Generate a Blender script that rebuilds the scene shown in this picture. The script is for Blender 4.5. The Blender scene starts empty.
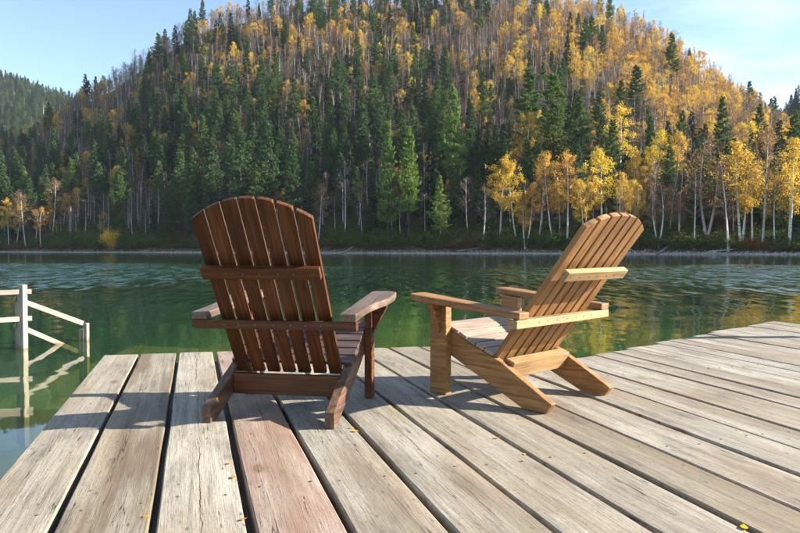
import bpy, bmesh, math, random
from mathutils import Vector, Matrix, noise
import numpy as np

R = math.radians
# ------------------------------------------------------------------ camera, sky, sun, exposure
FPX, HY = 655.0, 249.2                 # focal length in photo pixels, horizon row
DECK_Z = 0.42                          # deck surface above the water (water is z = 0)
CAM_Z = DECK_Z + 0.80
scene = bpy.context.scene
cam_d = bpy.data.cameras.new("camera")
cam = bpy.data.objects.new("camera", cam_d)
scene.collection.objects.link(cam)
cam_d.sensor_width = 36.0
cam_d.lens = FPX / 800 * 36.0
cam_d.clip_start = 0.05
cam_d.clip_end = 9000
PITCH = math.atan((266.5 - HY) / FPX)
cam.location = (0, 0, CAM_Z)
cam.rotation_euler = (math.pi / 2 - PITCH, 0, 0)
scene.camera = cam

SUN_EL, SUN_AZ = R(25.0), R(87.0)      # azimuth from +Y towards +X
world = bpy.data.worlds.new("World")
scene.world = world
world.use_nodes = True
wn, wl = world.node_tree.nodes, world.node_tree.links
wn.clear()
w_out = wn.new("ShaderNodeOutputWorld")
w_bg = wn.new("ShaderNodeBackground")
w_bg.inputs["Strength"].default_value = 0.076
sky = wn.new("ShaderNodeTexSky")
sky.sky_type = 'NISHITA'
sky.sun_disc = False
sky.sun_elevation = SUN_EL
sky.sun_rotation = SUN_AZ
sky.air_density = 1.0
sky.dust_density = 0.2
sky.ozone_density = 2.0
geo = wn.new("ShaderNodeTexCoord")
sep = wn.new("ShaderNodeSeparateXYZ")
wl.new(geo.outputs["Generated"], sep.inputs[0])
zadd = wn.new("ShaderNodeMath"); zadd.operation = 'ADD'; zadd.inputs[1].default_value = 0.12
wl.new(sep.outputs["Z"], zadd.inputs[0])
zmax = wn.new("ShaderNodeMath"); zmax.operation = 'MAXIMUM'; zmax.inputs[1].default_value = 0.06
wl.new(zadd.outputs[0], zmax.inputs[0])
dx = wn.new("ShaderNodeMath"); dx.operation = 'DIVIDE'
dy = wn.new("ShaderNodeMath"); dy.operation = 'DIVIDE'
wl.new(sep.outputs["X"], dx.inputs[0]); wl.new(zmax.outputs[0], dx.inputs[1])
wl.new(sep.outputs["Y"], dy.inputs[0]); wl.new(zmax.outputs[0], dy.inputs[1])
cmb = wn.new("ShaderNodeCombineXYZ")
wl.new(dx.outputs[0], cmb.inputs[0]); wl.new(dy.outputs[0], cmb.inputs[1])
cn = wn.new("ShaderNodeTexNoise")
cn.inputs["Scale"].default_value = 0.62
cn.inputs["Detail"].default_value = 9
cn.inputs["Roughness"].default_value = 0.56
cn.inputs["Distortion"].default_value = 0.35
cmap = wn.new("ShaderNodeMapping")
cmap.inputs["Location"].default_value = (-29.8, 10.68, 3.04)
cmap.inputs["Scale"].default_value = (0.55, 1.0, 1.0)
wl.new(cmb.outputs[0], cmap.inputs["Vector"])
wl.new(cmap.outputs[0], cn.inputs["Vector"])
cr = wn.new("ShaderNodeValToRGB")
cr.color_ramp.elements[0].position = 0.50; cr.color_ramp.elements[0].color = (0, 0, 0, 1)
cr.color_ramp.elements[1].position = 0.70; cr.color_ramp.elements[1].color = (1, 1, 1, 1)
wl.new(cn.outputs["Fac"], cr.inputs[0])
cm = wn.new("ShaderNodeMath"); cm.operation = 'MULTIPLY_ADD'
cm.inputs[1].default_value = 0.8; cm.inputs[2].default_value = 0.0
wl.new(cr.outputs[0], cm.inputs[0])
cmix = wn.new("ShaderNodeMix"); cmix.data_type = 'RGBA'
cmix.inputs["B"].default_value = (6.2, 6.4, 6.7, 1)
wl.new(cm.outputs[0], cmix.inputs["Factor"])
wl.new(sky.outputs[0], cmix.inputs["A"])
wl.new(cmix.outputs["Result"], w_bg.inputs["Color"])
wl.new(w_bg.outputs[0], w_out.inputs[0])

sun_d = bpy.data.lights.new("sun", 'SUN')
sun_d.energy = 5.0
sun_d.angle = R(0.55)
sun_d.color = (1.0, 0.93, 0.82)
sun = bpy.data.objects.new("sun", sun_d)
scene.collection.objects.link(sun)
sdir = Vector((math.sin(SUN_AZ) * math.cos(SUN_EL), math.cos(SUN_AZ) * math.cos(SUN_EL), math.sin(SUN_EL)))
sun.rotation_euler = sdir.to_track_quat('Z', 'Y').to_euler()
sun.location = (60, 0, 60)

vs = scene.view_settings
scene.display_settings.display_device = 'sRGB'
vs.view_transform = 'Standard'
vs.look = 'None'
vs.gamma = 1.0
vs.exposure = 1.85
vs.use_curve_mapping = False
scene.render.engine = 'CYCLES'
scene.cycles.use_denoising = True
scene.cycles.max_bounces = 5
scene.cycles.diffuse_bounces = 3
scene.cycles.transparent_max_bounces = 8
scene.cycles.use_adaptive_sampling = True
scene.cycles.adaptive_threshold = 0.02
scene.cycles.caustics_reflective = False
scene.cycles.caustics_refractive = False
scene.cycles.sample_clamp_indirect = 6.0

HAZE = 0.00005
rng = random.Random(7)
COL = scene.collection

# ------------------------------------------------------------------ helpers
def ray(u, v):
    d = Vector(((u - 400) / FPX, 1.0, -(v - 266.5) / FPX))
    c, s = math.cos(PITCH), math.sin(PITCH)
    return Vector((d.x, c * d.y + s * d.z, -s * d.y + c * d.z))

def on_plane(u, v, z):
    d = ray(u, v)
    t = (z - CAM_Z) / d.z
    return Vector((d.x * t, d.y * t, z))

def link(o, parent=None):
    COL.objects.link(o)
    if parent is not None:
        o.parent = parent
    return o

def tag(o, label=None, cat=None, group=None, kind=None):
    if label: o["label"] = label
    if cat: o["category"] = cat
    if group: o["group"] = group
    if kind: o["kind"] = kind
    return o

def empty(name, loc=(0, 0, 0), rz=0.0):
    o = bpy.data.objects.new(name, None)
    o.empty_display_size = 0.2
    o.location = loc
    o.rotation_euler = (0, 0, rz)
    return link(o)

def mesh_obj(name, verts, faces, mat=None, parent=None, smooth=False, mats=None, midx=None):
    me = bpy.data.meshes.new(name)
    me.from_pydata([tuple(v) for v in verts], [], faces)
    if mats:
        for m in mats: me.materials.append(m)
        if midx is not None: me.polygons.foreach_set("material_index", midx)
    elif mat: me.materials.append(mat)
    if smooth: me.polygons.foreach_set("use_smooth", [True] * len(me.polygons))
    me.update()
    return link(bpy.data.objects.new(name, me), parent)

# ---- node helpers
class NT:
    def __init__(self, name):
        self.m = bpy.data.materials.new(name)
        self.m.use_nodes = True
        self.t = self.m.node_tree
        self.t.nodes.clear()
        self.out = self.n("OutputMaterial")
    def n(self, typ, **kw):
        nd = self.t.nodes.new("ShaderNode" + typ)
        for k, v in kw.items():
            if k in nd.inputs.keys() if hasattr(nd.inputs, "keys") else False:
                nd.inputs[k].default_value = v
            else:
                setattr(nd, k, v)
        return nd
    def l(self, a, b):
        self.t.links.new(a, b)
    def mapping(self, src, scale=(1, 1, 1), loc=None):
        mp = self.n("Mapping")
        mp.inputs["Scale"].default_value = scale
        self.l(src, mp.inputs["Vector"])
        if loc is not None: self.l(loc, mp.inputs["Location"])
        return mp.outputs[0]
    def noise(self, vec, scale=1.0, detail=3.0, rough=0.5, dist=0.0):
        nd = self.n("TexNoise")
        nd.inputs["Scale"].default_value = scale
        nd.inputs["Detail"].default_value = detail
        nd.inputs["Roughness"].default_value = rough
        nd.inputs["Distortion"].default_value = dist
        self.l(vec, nd.inputs["Vector"])
        return nd.outputs["Fac"]
    def ramp(self, fac, stops, interp='LINEAR'):
        nd = self.n("ValToRGB")
        cr = nd.color_ramp
        cr.interpolation = interp
        while len(cr.elements) < len(stops): cr.elements.new(0.5)
        for e, (p, c) in zip(cr.elements, stops):
            e.position = p
            e.color = (c, c, c, 1) if isinstance(c, (int, float)) else (*c, 1)
        self.l(fac, nd.inputs[0])
        return nd.outputs[0]
    def mix(self, fac, a, b, blend='MIX'):
        nd = self.n("Mix", data_type='RGBA', blend_type=blend)
        for key, v in (("Factor", fac), ("A", a), ("B", b)):
            if isinstance(v, (int, float)):
                if key == "Factor": nd.inputs[key].default_value = v
                else: nd.inputs[key].default_value = (v, v, v, 1)
            elif isinstance(v, tuple): nd.inputs[key].default_value = (*v, 1)
            else: self.l(v, nd.inputs[key])
        return nd.outputs["Result"]
    def math(self, op, a, b=0.0, c=None, clamp=False):
        nd = self.n("Math", operation=op)
        nd.use_clamp = clamp
        for i, v in enumerate((a, b, c)):
            if v is None: continue
            if isinstance(v, (int, float)): nd.inputs[i].default_value = v
            else: self.l(v, nd.inputs[i])
        return nd.outputs[0]
    def bump(self, h, strength=0.3, dist=0.01, normal=None):
        nd = self.n("Bump")
        nd.inputs["Strength"].default_value = strength
        nd.inputs["Distance"].default_value = dist
        self.l(h, nd.inputs["Height"])
        if normal is not None: self.l(normal, nd.inputs["Normal"])
        return nd.outputs[0]
    def principled(self, color, rough=0.6, normal=None, spec=0.5, ior=1.45):
        nd = self.n("BsdfPrincipled")
        if isinstance(color, tuple): nd.inputs["Base Color"].default_value = (*color, 1)
        else: self.l(color, nd.inputs["Base Color"])
        if isinstance(rough, (int, float)): nd.inputs["Roughness"].default_value = rough
        else: self.l(rough, nd.inputs["Roughness"])
        nd.inputs["Specular IOR Level"].default_value = spec
        nd.inputs["IOR"].default_value = ior
        if normal is not None: self.l(normal, nd.inputs["Normal"])
        return nd.outputs[0]
    def done(self, surf):
        self.l(surf, self.out.inputs["Surface"])
        return self.m

def attr(nt, name, typ='OBJECT'):
    a = nt.n("Attribute")
    a.attribute_type = typ
    a.attribute_name = name
    return a

# ---- wood for furniture and posts: grain runs along local X
def wood_material(name, dark, mid, light, rough=0.55, knots=True, bump=0.25, gloss=0.4, vary=0.25, waterline=False):
    nt = NT(name)
    tc = nt.n("TexCoord").outputs["Object"]
    oi = nt.n("ObjectInfo")
    off = nt.n("CombineXYZ")
    nt.l(nt.math('MULTIPLY', oi.outputs["Random"], 37.0), off.inputs[0])
    nt.l(nt.math('MULTIPLY', oi.outputs["Random"], 91.0), off.inputs[1])
    nt.l(nt.math('MULTIPLY', oi.outputs["Random"], 53.0), off.inputs[2])
    warp = nt.n("TexNoise"); warp.inputs["Scale"].default_value = 3.0
    nt.l(nt.mapping(tc, (0.8, 2.5, 2.5), off.outputs[0]), warp.inputs["Vector"])
    wv = nt.n("VectorMath", operation='MULTIPLY_ADD')
    nt.l(warp.outputs["Color"], wv.inputs[0]); wv.inputs[1].default_value = (0.0, 0.05, 0.05); nt.l(tc, wv.inputs[2])
    g1 = nt.noise(nt.mapping(wv.outputs[0], (2.2, 60, 60), off.outputs[0]), 1.0, 4, 0.6)
    g2 = nt.noise(nt.mapping(wv.outputs[0], (6, 240, 240), off.outputs[0]), 1.0, 3, 0.6)
    blot = nt.noise(nt.mapping(tc, (4, 9, 9), off.outputs[0]), 1.0, 4, 0.6)
    col = nt.ramp(g1, [(0.28, dark), (0.5, mid), (0.72, light)])
    fine = nt.ramp(g2, [(0.3, 0.72), (0.6, 1.08)])
    col = nt.mix(1.0, col, fine, 'MULTIPLY')
    bl = nt.ramp(blot, [(0.3, 0.68), (0.65, 1.12)])
    col = nt.mix(0.8, col, bl, 'MULTIPLY')
    rv = nt.ramp(oi.outputs["Random"], [(0.0, 1.0 - vary), (1.0, 1.0 + vary * 0.6)])
    col = nt.mix(1.0, col, rv, 'MULTIPLY')
    if knots:
        vo = nt.n("TexVoronoi"); vo.inputs["Scale"].default_value = 1.0
        nt.l(nt.mapping(tc, (4.5, 13, 13), off.outputs[0]), vo.inputs["Vector"])
        kn = nt.ramp(vo.outputs["Distance"], [(0.05, 1.0), (0.15, 0.0)])
        ks = nt.ramp(vo.outputs["Color"], [(0.62, 0.0), (0.68, 1.0)])
        kf = nt.math('MULTIPLY', kn, ks)
        col = nt.mix(nt.math('MULTIPLY', kf, 0.75), col, tuple(c * 0.35 for c in dark))
    if waterline:
        gz = nt.n("SeparateXYZ"); nt.l(nt.n("NewGeometry").outputs["Position"], gz.inputs[0])
        wz = nt.ramp(nt.math('ADD', gz.outputs["Z"], nt.math('MULTIPLY', nt.math('SUBTRACT', blot, 0.5), 0.12)), [(0.0, 0.8), (0.055, 0.0)])
        col = nt.mix(wz, col, (0.16, 0.085, 0.02))
    n = nt.bump(g1, bump, 0.004)
    n = nt.bump(g2, bump * 0.6, 0.002, n)
    ro = nt.ramp(blot, [(0.3, rough - 0.1), (0.7, rough + 0.15)])
    return nt.done(nt.principled(col, ro, n, gloss))

# ---- weathered deck planks, grain along local X
def deck_material():
    nt = NT("weathered_plank")
    tc = nt.n("TexCoord").outputs["Object"]
    seed = attr(nt, "seed").outputs["Fac"]
    off = nt.n("CombineXYZ")
    nt.l(nt.math('MULTIPLY', seed, 7.31), off.inputs[0])
    nt.l(nt.math('MULTIPLY', seed, 3.17), off.inputs[1])
    O = off.outputs[0]
    warp = nt.n("TexNoise"); warp.inputs["Scale"].default_value = 1.0; warp.inputs["Detail"].default_value = 4
    nt.l(nt.mapping(tc, (1.1, 5, 5), O), warp.inputs["Vector"])
    wv = nt.n("VectorMath", operation='MULTIPLY_ADD')
    nt.l(warp.outputs["Color"], wv.inputs[0]); wv.inputs[1].default_value = (0.0, 0.035, 0.0); nt.l(tc, wv.inputs[2])
    W = wv.outputs[0]
    g1 = nt.noise(nt.mapping(W, (1.3, 34, 4), O), 1.0, 6, 0.66)
    g2 = nt.noise(nt.mapping(W, (9.0, 170, 10), O), 1.0, 4, 0.68)
    blot = nt.noise(nt.mapping(tc, (2.2, 6.5, 4), O), 1.0, 6, 0.65)
    big = nt.noise(nt.mapping(tc, (0.8, 2.6, 2), O), 1.0, 4, 0.55)
    tone = nt.ramp(nt.math('FRACT', nt.math('MULTIPLY', seed, 0.618)), [(0.0, (0.235, 0.200, 0.150)), (0.35, (0.335, 0.298, 0.235)), (0.7, (0.30, 0.274, 0.222)), (1.0, (0.375, 0.338, 0.27))])
    col = nt.mix(1.0, tone, nt.ramp(g1, [(0.28, 0.42), (0.40, 0.82), (0.55, 1.04), (0.8, 1.2)]), 'MULTIPLY')
    col = nt.mix(1.0, col, nt.ramp(g2, [(0.32, 0.52), (0.46, 0.96), (0.75, 1.12)]), 'MULTIPLY')
    col = nt.mix(nt.ramp(big, [(0.48, 0.0), (0.70, 0.6)]), col, (0.25, 0.175, 0.10))
    col = nt.mix(1.0, col, nt.ramp(blot, [(0.30, 0.55), (0.44, 0.92), (0.58, 1.06)]), 'MULTIPLY')
    fx = nt.noise(nt.mapping(tc, (60, 95, 20), O), 1.0, 4, 0.7)
    col = nt.mix(1.0, col, nt.ramp(fx, [(0.30, 0.70), (0.48, 1.0), (0.75, 1.12)]), 'MULTIPLY')
    # brown damp stain on some planks
    dk = attr(nt, "stain").outputs["Fac"]
    sm = nt.ramp(nt.noise(nt.mapping(tc, (0.9, 7.5, 4), O), 1.0, 5, 0.6), [(0.44, 0.0), (0.6, 1.0)])
    col = nt.mix(nt.math('MULTIPLY', sm, dk), col, (0.135, 0.095, 0.06))
    # remains of red paint
    rd = attr(nt, "red").outputs["Fac"]
    rm = nt.ramp(nt.noise(nt.mapping(tc, (1.7, 5.5, 4), O), 1.0, 6, 0.65), [(0.30, 0.25), (0.62, 1.0)])
    col = nt.mix(nt.math('MULTIPLY', rm, rd), col, (0.27, 0.125, 0.085))
    # moss-green weathering
    gr = nt.ramp(nt.noise(nt.mapping(tc, (1.3, 8, 4), O), 1.0, 5, 0.6), [(0.55, 0.0), (0.75, 0.35)])
    col = nt.mix(gr, col, (0.20, 0.20, 0.10))
    # specks and nail marks
    vo = nt.n("TexVoronoi"); vo.inputs["Scale"].default_value = 1.0
    nt.l(nt.mapping(tc, (11, 26, 5), O), vo.inputs["Vector"])
    sp = nt.math('MULTIPLY', nt.ramp(vo.outputs["Distance"], [(0.08, 1.0), (0.17, 0.0)]), nt.ramp(vo.outputs["Color"], [(0.55, 0.0), (0.6, 0.8)]))
    col = nt.mix(sp, col, (0.085, 0.06, 0.045))
    # knots: brown eyes with a dark rim, stretched along the grain
    vk = nt.n("TexVoronoi"); vk.inputs["Scale"].default_value = 1.0
    nt.l(nt.mapping(W, (2.6, 7.0, 3), O), vk.inputs["Vector"])
    pick = nt.ramp(vk.outputs["Color"], [(0.66, 0.0), (0.68, 1.0)])
    eye = nt.math('MULTIPLY', nt.ramp(vk.outputs["Distance"], [(0.06, 0.85), (0.11, 0.95), (0.13, 0.45), (0.24, 0.0)]), pick)
    col = nt.mix(nt.math('MULTIPLY', eye, 0.8), col, (0.14, 0.075, 0.035))
    # drying cracks: thin dark lines following the grain
    cw = nt.noise(nt.mapping(tc, (2.4, 0.4, 0.4), O), 1.0, 10, 0.72)
    sy = nt.n("SeparateXYZ"); nt.l(tc, sy.inputs[0])
    cyo = attr(nt, "crack_y").outputs["Fac"]
    cdist = nt.math('ABSOLUTE', nt.math('SUBTRACT', nt.math('SUBTRACT', sy.outputs["Y"], cyo), nt.math('MULTIPLY', nt.math('SUBTRACT', cw, 0.5), 0.055)))
    cwid = attr(nt, "crack_w").outputs["Fac"]
    wob = nt.ramp(nt.noise(nt.mapping(tc, (2.2, 1, 1), O), 1.0, 3, 0.6), [(0.40, 0.0), (0.56, 1.0)])
    cwv = nt.math('MAXIMUM', nt.math('MULTIPLY', cwid, wob), 0.00001)
    crack = nt.math('LESS_THAN', cdist, cwv)
    g3 = nt.noise(nt.mapping(W, (0.7, 22, 4), O), 1.0, 3, 0.55)
    hair = nt.math('LESS_THAN', nt.math('ABSOLUTE', nt.math('SUBTRACT', g3, 0.40)), 0.006)
    hair = nt.math('MULTIPLY', hair, nt.ramp(blot, [(0.46, 1.0), (0.56, 0.0)]))
    cr = nt.math('MAXIMUM', crack, nt.math('MULTIPLY', hair, 0.8))
    col = nt.mix(cr, col, (0.03, 0.022, 0.016))
    h = nt.math('SUBTRACT', nt.math('ADD', nt.math('MULTIPLY', g1, 0.8), nt.math('MULTIPLY', g2, 0.45)), nt.math('MULTIPLY', cr, 1.0))
    n = nt.bump(h, 0.55, 0.006)
    n = nt.bump(blot, 0.25, 0.006, n)
    return nt.done(nt.principled(col, nt.ramp(blot, [(0.3, 0.62), (0.7, 0.85)]), n, 0.35))

# ---- foliage
def leaf_material(name, cols, trans=0.35, nscale=0.5):
    nt = NT(name)
    oi = nt.n("ObjectInfo")
    g = nt.n("NewGeometry")
    tc = nt.n("TexCoord").outputs["Object"]
    base = nt.ramp(oi.outputs["Random"], [(i / max(1, len(cols) - 1), c) for i, c in enumerate(cols)])
    nz = nt.noise(nt.mapping(tc, (nscale,) * 3), 1.0, 2, 0.6)
    col = nt.mix(1.0, base, nt.ramp(nz, [(0.3, 0.72), (0.7, 1.22)]), 'MULTIPLY')
    ri = nt.ramp(g.outputs["Random Per Island"], [(0.0, (0.78, 0.80, 0.85)), (1.0, (1.2, 1.16, 1.05))])
    col = nt.mix(1.0, col, ri, 'MULTIPLY')
    d = nt.n("BsdfDiffuse"); nt.l(col, d.inputs["Color"])
    t = nt.n("BsdfTranslucent"); nt.l(col, t.inputs["Color"])
    mx = nt.n("MixShader"); mx.inputs[0].default_value = trans
    nt.l(d.outputs[0], mx.inputs[1]); nt.l(t.outputs[0], mx.inputs[2])
    return nt.done(mx.outputs[0])

def bark_material(name, c0, c1, birch=False):
    nt = NT(name)
    tc = nt.n("TexCoord").outputs["Object"]
    oi = nt.n("ObjectInfo")
    nz = nt.noise(nt.mapping(tc, (3, 3, 1.2)), 1.0, 4, 0.6)
    col = nt.ramp(nz, [(0.35, c0), (0.65, c1)])
    if birch:
        nb = nt.noise(nt.mapping(tc, (2, 2, 5)), 1.0, 3, 0.7)
        col = nt.mix(nt.ramp(nb, [(0.58, 0.0), (0.66, 0.85)]), col, (0.05, 0.045, 0.04))
    col = nt.mix(1.0, col, nt.ramp(oi.outputs["Random"], [(0.0, 0.6), (1.0, 1.1)]), 'MULTIPLY')
    return nt.done(nt.principled(col, 0.85, None, 0.2))

M = {}
M['deck'] = deck_material()
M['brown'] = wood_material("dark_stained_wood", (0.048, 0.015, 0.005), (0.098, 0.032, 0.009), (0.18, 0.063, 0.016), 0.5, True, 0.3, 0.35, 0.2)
M['gold'] = wood_material("pale_oiled_wood", (0.179, 0.07756, 0.02387), (0.2983, 0.1492, 0.0527), (0.4176, 0.2337, 0.09745), 0.5, True, 0.15, 0.4, 0.18)
M['gold_light'] = wood_material("light_oiled_wood", (0.246, 0.1353, 0.0533), (0.3444, 0.2132, 0.0943), (0.4264, 0.287, 0.1435), 0.5, True, 0.15, 0.4, 0.1)
M['seat_pale'] = wood_material("bleached_wood", (0.2624, 0.1845, 0.1271), (0.3444, 0.2665, 0.1968), (0.41, 0.3362, 0.2624), 0.5, True, 0.15, 0.35, 0.12)
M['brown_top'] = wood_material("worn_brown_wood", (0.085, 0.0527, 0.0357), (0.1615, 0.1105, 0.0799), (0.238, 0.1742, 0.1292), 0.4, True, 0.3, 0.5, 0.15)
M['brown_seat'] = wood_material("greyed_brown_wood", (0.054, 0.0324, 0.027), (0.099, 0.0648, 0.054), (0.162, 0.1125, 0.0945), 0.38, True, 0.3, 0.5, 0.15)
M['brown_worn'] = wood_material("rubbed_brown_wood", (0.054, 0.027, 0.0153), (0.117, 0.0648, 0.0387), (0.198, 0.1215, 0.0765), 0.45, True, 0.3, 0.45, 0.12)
M['white_wood'] = wood_material("limed_wood", (0.2475, 0.1951, 0.1476), (0.3808, 0.319, 0.2523), (0.476, 0.4189, 0.3427), 0.7, True, 0.15, 0.3, 0.15, True)
M['wet_wood'] = wood_material("wet_post", (0.05, 0.03, 0.02), (0.10, 0.065, 0.04), (0.16, 0.11, 0.07), 0.5, False, 0.3, 0.4, 0.2)

nt = NT('screw_head')
M['screw'] = nt.done(nt.principled((0.09, 0.075, 0.065), 0.45, None, 0.5))
M['pine'] = leaf_material("pine_needles", [(0.075, 0.130, 0.058), (0.105, 0.168, 0.056), (0.078, 0.138, 0.070), (0.145, 0.21, 0.060)], 0.28)
M['pine_bright'] = leaf_material("sun_painted_pine_needles", [(0.17, 0.26, 0.07), (0.20, 0.29, 0.075), (0.18, 0.27, 0.065)], 0.3)  # brighter copy of the pine needles: sunlight painted into the colour
M['fir'] = leaf_material("fir_needles", [(0.042, 0.078, 0.040), (0.054, 0.095, 0.046), (0.068, 0.11, 0.048)], 0.22)
M['gold_leaf'] = leaf_material("golden_leaves", [(0.62, 0.38, 0.085), (0.68, 0.49, 0.07), (0.60, 0.35, 0.095), (0.72, 0.55, 0.07)], 0.45)
M['tan_leaf'] = leaf_material("faded_leaves", [(0.40, 0.25, 0.12), (0.34, 0.20, 0.10), (0.44, 0.26, 0.10)], 0.4)
M['larch'] = leaf_material("larch_needles", [(0.54, 0.30, 0.08), (0.48, 0.25, 0.075), (0.58, 0.36, 0.085)], 0.35)
M['twig'] = bark_material("twig_bark", (0.12, 0.100, 0.092), (0.21, 0.175, 0.160))
M['birch'] = bark_material("birch_bark", (0.52, 0.48, 0.44), (0.78, 0.74, 0.68), True)
M['bark'] = bark_material("pine_bark", (0.060, 0.045, 0.036), (0.13, 0.095, 0.075))
M['shrub'] = leaf_material("shrub_leaves", [(0.09, 0.135, 0.040), (0.12, 0.16, 0.05), (0.14, 0.145, 0.052)], 0.3)
M['rust'] = leaf_material("rust_leaves", [(0.26, 0.10, 0.035), (0.22, 0.12, 0.05), (0.30, 0.09, 0.03)], 0.35)
M['brush'] = leaf_material("dry_brush", [(0.15, 0.105, 0.065), (0.11, 0.10, 0.05), (0.20, 0.13, 0.07)], 0.2)

# ------------------------------------------------------------------ terrain
U_PTS = [-700, -300, -100, 0, 34, 60, 89, 121, 144, 170, 207, 300, 400, 500, 560, 624, 668, 691, 720, 742, 771, 800, 900, 1050, 1400]
E_SIL = [25, 45, 88, 118, 127, 147, 166, 182, 199, 217, 246, 266, 266, 270, 266, 248, 227, 208, 186, 173, 153, 130, 92, 60, 30]
U_S = [-700, -200, 0, 400, 800, 1100, 1400]
Y_S = [470, 330, 262, 190, 143, 125, 118]
U_R = [-700, 0, 200, 400, 600, 700, 800, 1000, 1400]
Y_R = [640, 420, 425, 440, 415, 375, 325, 290, 260]

def interp(x, xs, ys):
    if x <= xs[0]: return ys[0]
    for i in range(1, len(xs)):
        if x <= xs[i]:
            t = (x - xs[i - 1]) / (xs[i] - xs[i - 1])
            return ys[i - 1] + (ys[i] - ys[i - 1]) * t
    return ys[-1]

def ground_param(X, Y):
    u = 400 + FPX * X / Y
    ys, yr = interp(u, U_S, Y_S), interp(u, U_R, Y_R)
    return u, ys, yr, (Y - ys) / (yr - ys)

def ground(X, Y):
    u, ys, yr, t = ground_param(X, Y)
    es = sum(interp(u + k, U_PTS, E_SIL) for k in (-14, -7, 0, 7, 14)) / 5
    zr = max(4.0, CAM_Z + es * yr / FPX - 17.0)
    d = Y - ys
    n1 = noise.noise(Vector((X * 0.011, Y * 0.011, 0.3)))
    n2 = noise.noise(Vector((X * 0.04, Y * 0.04, 4.1)))
    if t <= 0:
        return max(-9.0, d * 0.12)
    bank = 0.75 * min(1.0, d / 3.0)
    amp = min(1.0, d / 30.0)
    if t <= 1:
        z = bank + (zr - 0.75) * (t ** 1.12)
    else:
        z = zr * max(0.0, 1 - (t - 1) * 0.75)
    return z + amp * (n1 * 7.0 + n2 * 1.8) * (0.35 + 0.65 * min(1.0, t * 1.5)) + 0.12 * noise.noise(Vector((X * 0.4, Y * 0.4, 9)))

def on_hill(u, v):
    """ground point of the hill seen at a photo pixel"""
    d = ray(u, v)
    ys = interp(u, U_S, Y_S)
    Y = ys + 0.5
    while Y < 700:
        t = Y / d.y
        if CAM_Z + d.z * t <= ground(d.x * t, Y): break
        Y += 0.5
    X = d.x * Y / d.y
    return Vector((X, Y, ground(X, Y)))

nt = NT("forest_floor")
g = nt.n("NewGeometry")
ps = nt.n("SeparateXYZ"); nt.l(g.outputs["Position"], ps.inputs[0])
n1 = nt.noise(nt.mapping(g.outputs["Position"], (0.09,) * 3), 1.0, 6, 0.65)
n2 = nt.noise(nt.mapping(g.outputs["Position"], (0.8,) * 3), 1.0, 5, 0.7)
c = nt.ramp(n1, [(0.30, (0.060, 0.062, 0.030)), (0.45, (0.105, 0.085, 0.055)), (0.60, (0.15, 0.110, 0.075)), (0.78, (0.19, 0.13, 0.075))])
c = nt.mix(1.0, c, nt.ramp(n2, [(0.25, 0.45), (0.7, 1.35)]), 'MULTIPLY')
beach = nt.ramp(nt.math('ADD', ps.outputs["Z"], nt.math('MULTIPLY', nt.math('SUBTRACT', n2, 0.5), 0.6)), [(0.20, 1.0), (0.42, 0.0)])
c = nt.mix(beach, c, nt.ramp(nt.noise(nt.mapping(g.outputs["Position"], (2.5,) * 3), 1.0, 4, 0.7), [(0.3, (0.20, 0.19, 0.17)), (0.7, (0.52, 0.50, 0.46))]))
M['floor'] = nt.done(nt.principled(c, 0.95, nt.bump(n2, 0.6, 0.4), 0.1))

verts, faces = [], []
us = list(range(-700, 1401, 14))
ts = [-0.06, -0.03, -0.01, 0.0, 0.004, 0.008, 0.012, 0.018, 0.03, 0.05] + [0.08 + 0.035 * i for i in range(27)] + [1.03, 1.08, 1.15, 1.3, 1.6, 2.0, 2.35]
for u in us:
    ys, yr = interp(u, U_S, Y_S), interp(u, U_R, Y_R)
    for t in ts:
        Y = ys + t * (yr - ys)
        X = (u - 400) / FPX * Y
        verts.append((X, Y, ground(X, Y)))
nt_ = len(ts)
for i in range(len(us) - 1):
    for j in range(nt_ - 1):
        a = i * nt_ + j
        faces.append((a, a + nt_, a + nt_ + 1, a + 1))
hill = mesh_obj("hillside_terrain", verts, faces, M['floor'], smooth=True)
tag(hill, "steep brown forest floor of the hill rising from the far shore", kind="structure")

# far ridges on either side of the main hill
nt = NT("far_forest_floor")
g = nt.n("NewGeometry")
c = nt.ramp(nt.noise(nt.mapping(g.outputs["Position"], (0.03,) * 3), 1.0, 5, 0.6), [(0.35, (0.025, 0.042, 0.02)), (0.7, (0.05, 0.06, 0.03))])
M['far_floor'] = nt.done(nt.principled(c, 0.95, None, 0.1))

def far_hill(name, label, u0, u1, prof_u, prof_e, yb, yt, drop):
    def gz(u, t):
        es = interp(u, prof_u, prof_e)
        zr = CAM_Z + es * yt / FPX - drop
        return zr * t if t <= 1 else zr * (1 - (t - 1) * 0.8)
    vv, ff = [], []
    cu = [u0 + (u1 - u0) * i / 40 for i in range(41)]
    ct = [-0.1 + 0.1 * j for j in range(12)] + [1.3, 1.8]
    for u in cu:
        for t in ct:
            Y = yb + (yt - yb) * t
            X = (u - 400) / FPX * Y
            vv.append((X, Y, gz(u, t) + 4 * noise.noise(Vector((X * 0.01, Y * 0.01, 2))) * min(1, max(0, t * 3))))
    n = len(ct)
    for i in range(40):
        for j in range(n - 1):
            a = i * n + j
            ff.append((a, a + n, a + n + 1, a + 1))
    o = mesh_obj(name, vv, ff, M['far_floor'], smooth=True)
    tag(o, label, kind="structure")
    def pt(u, t):
        Y = yb + (yt - yb) * t
        X = (u - 400) / FPX * Y
        return (X, Y, gz(u, t) + 4 * noise.noise(Vector((X * 0.01, Y * 0.01, 2))) * min(1, max(0, t * 3)))
    return pt

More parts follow.
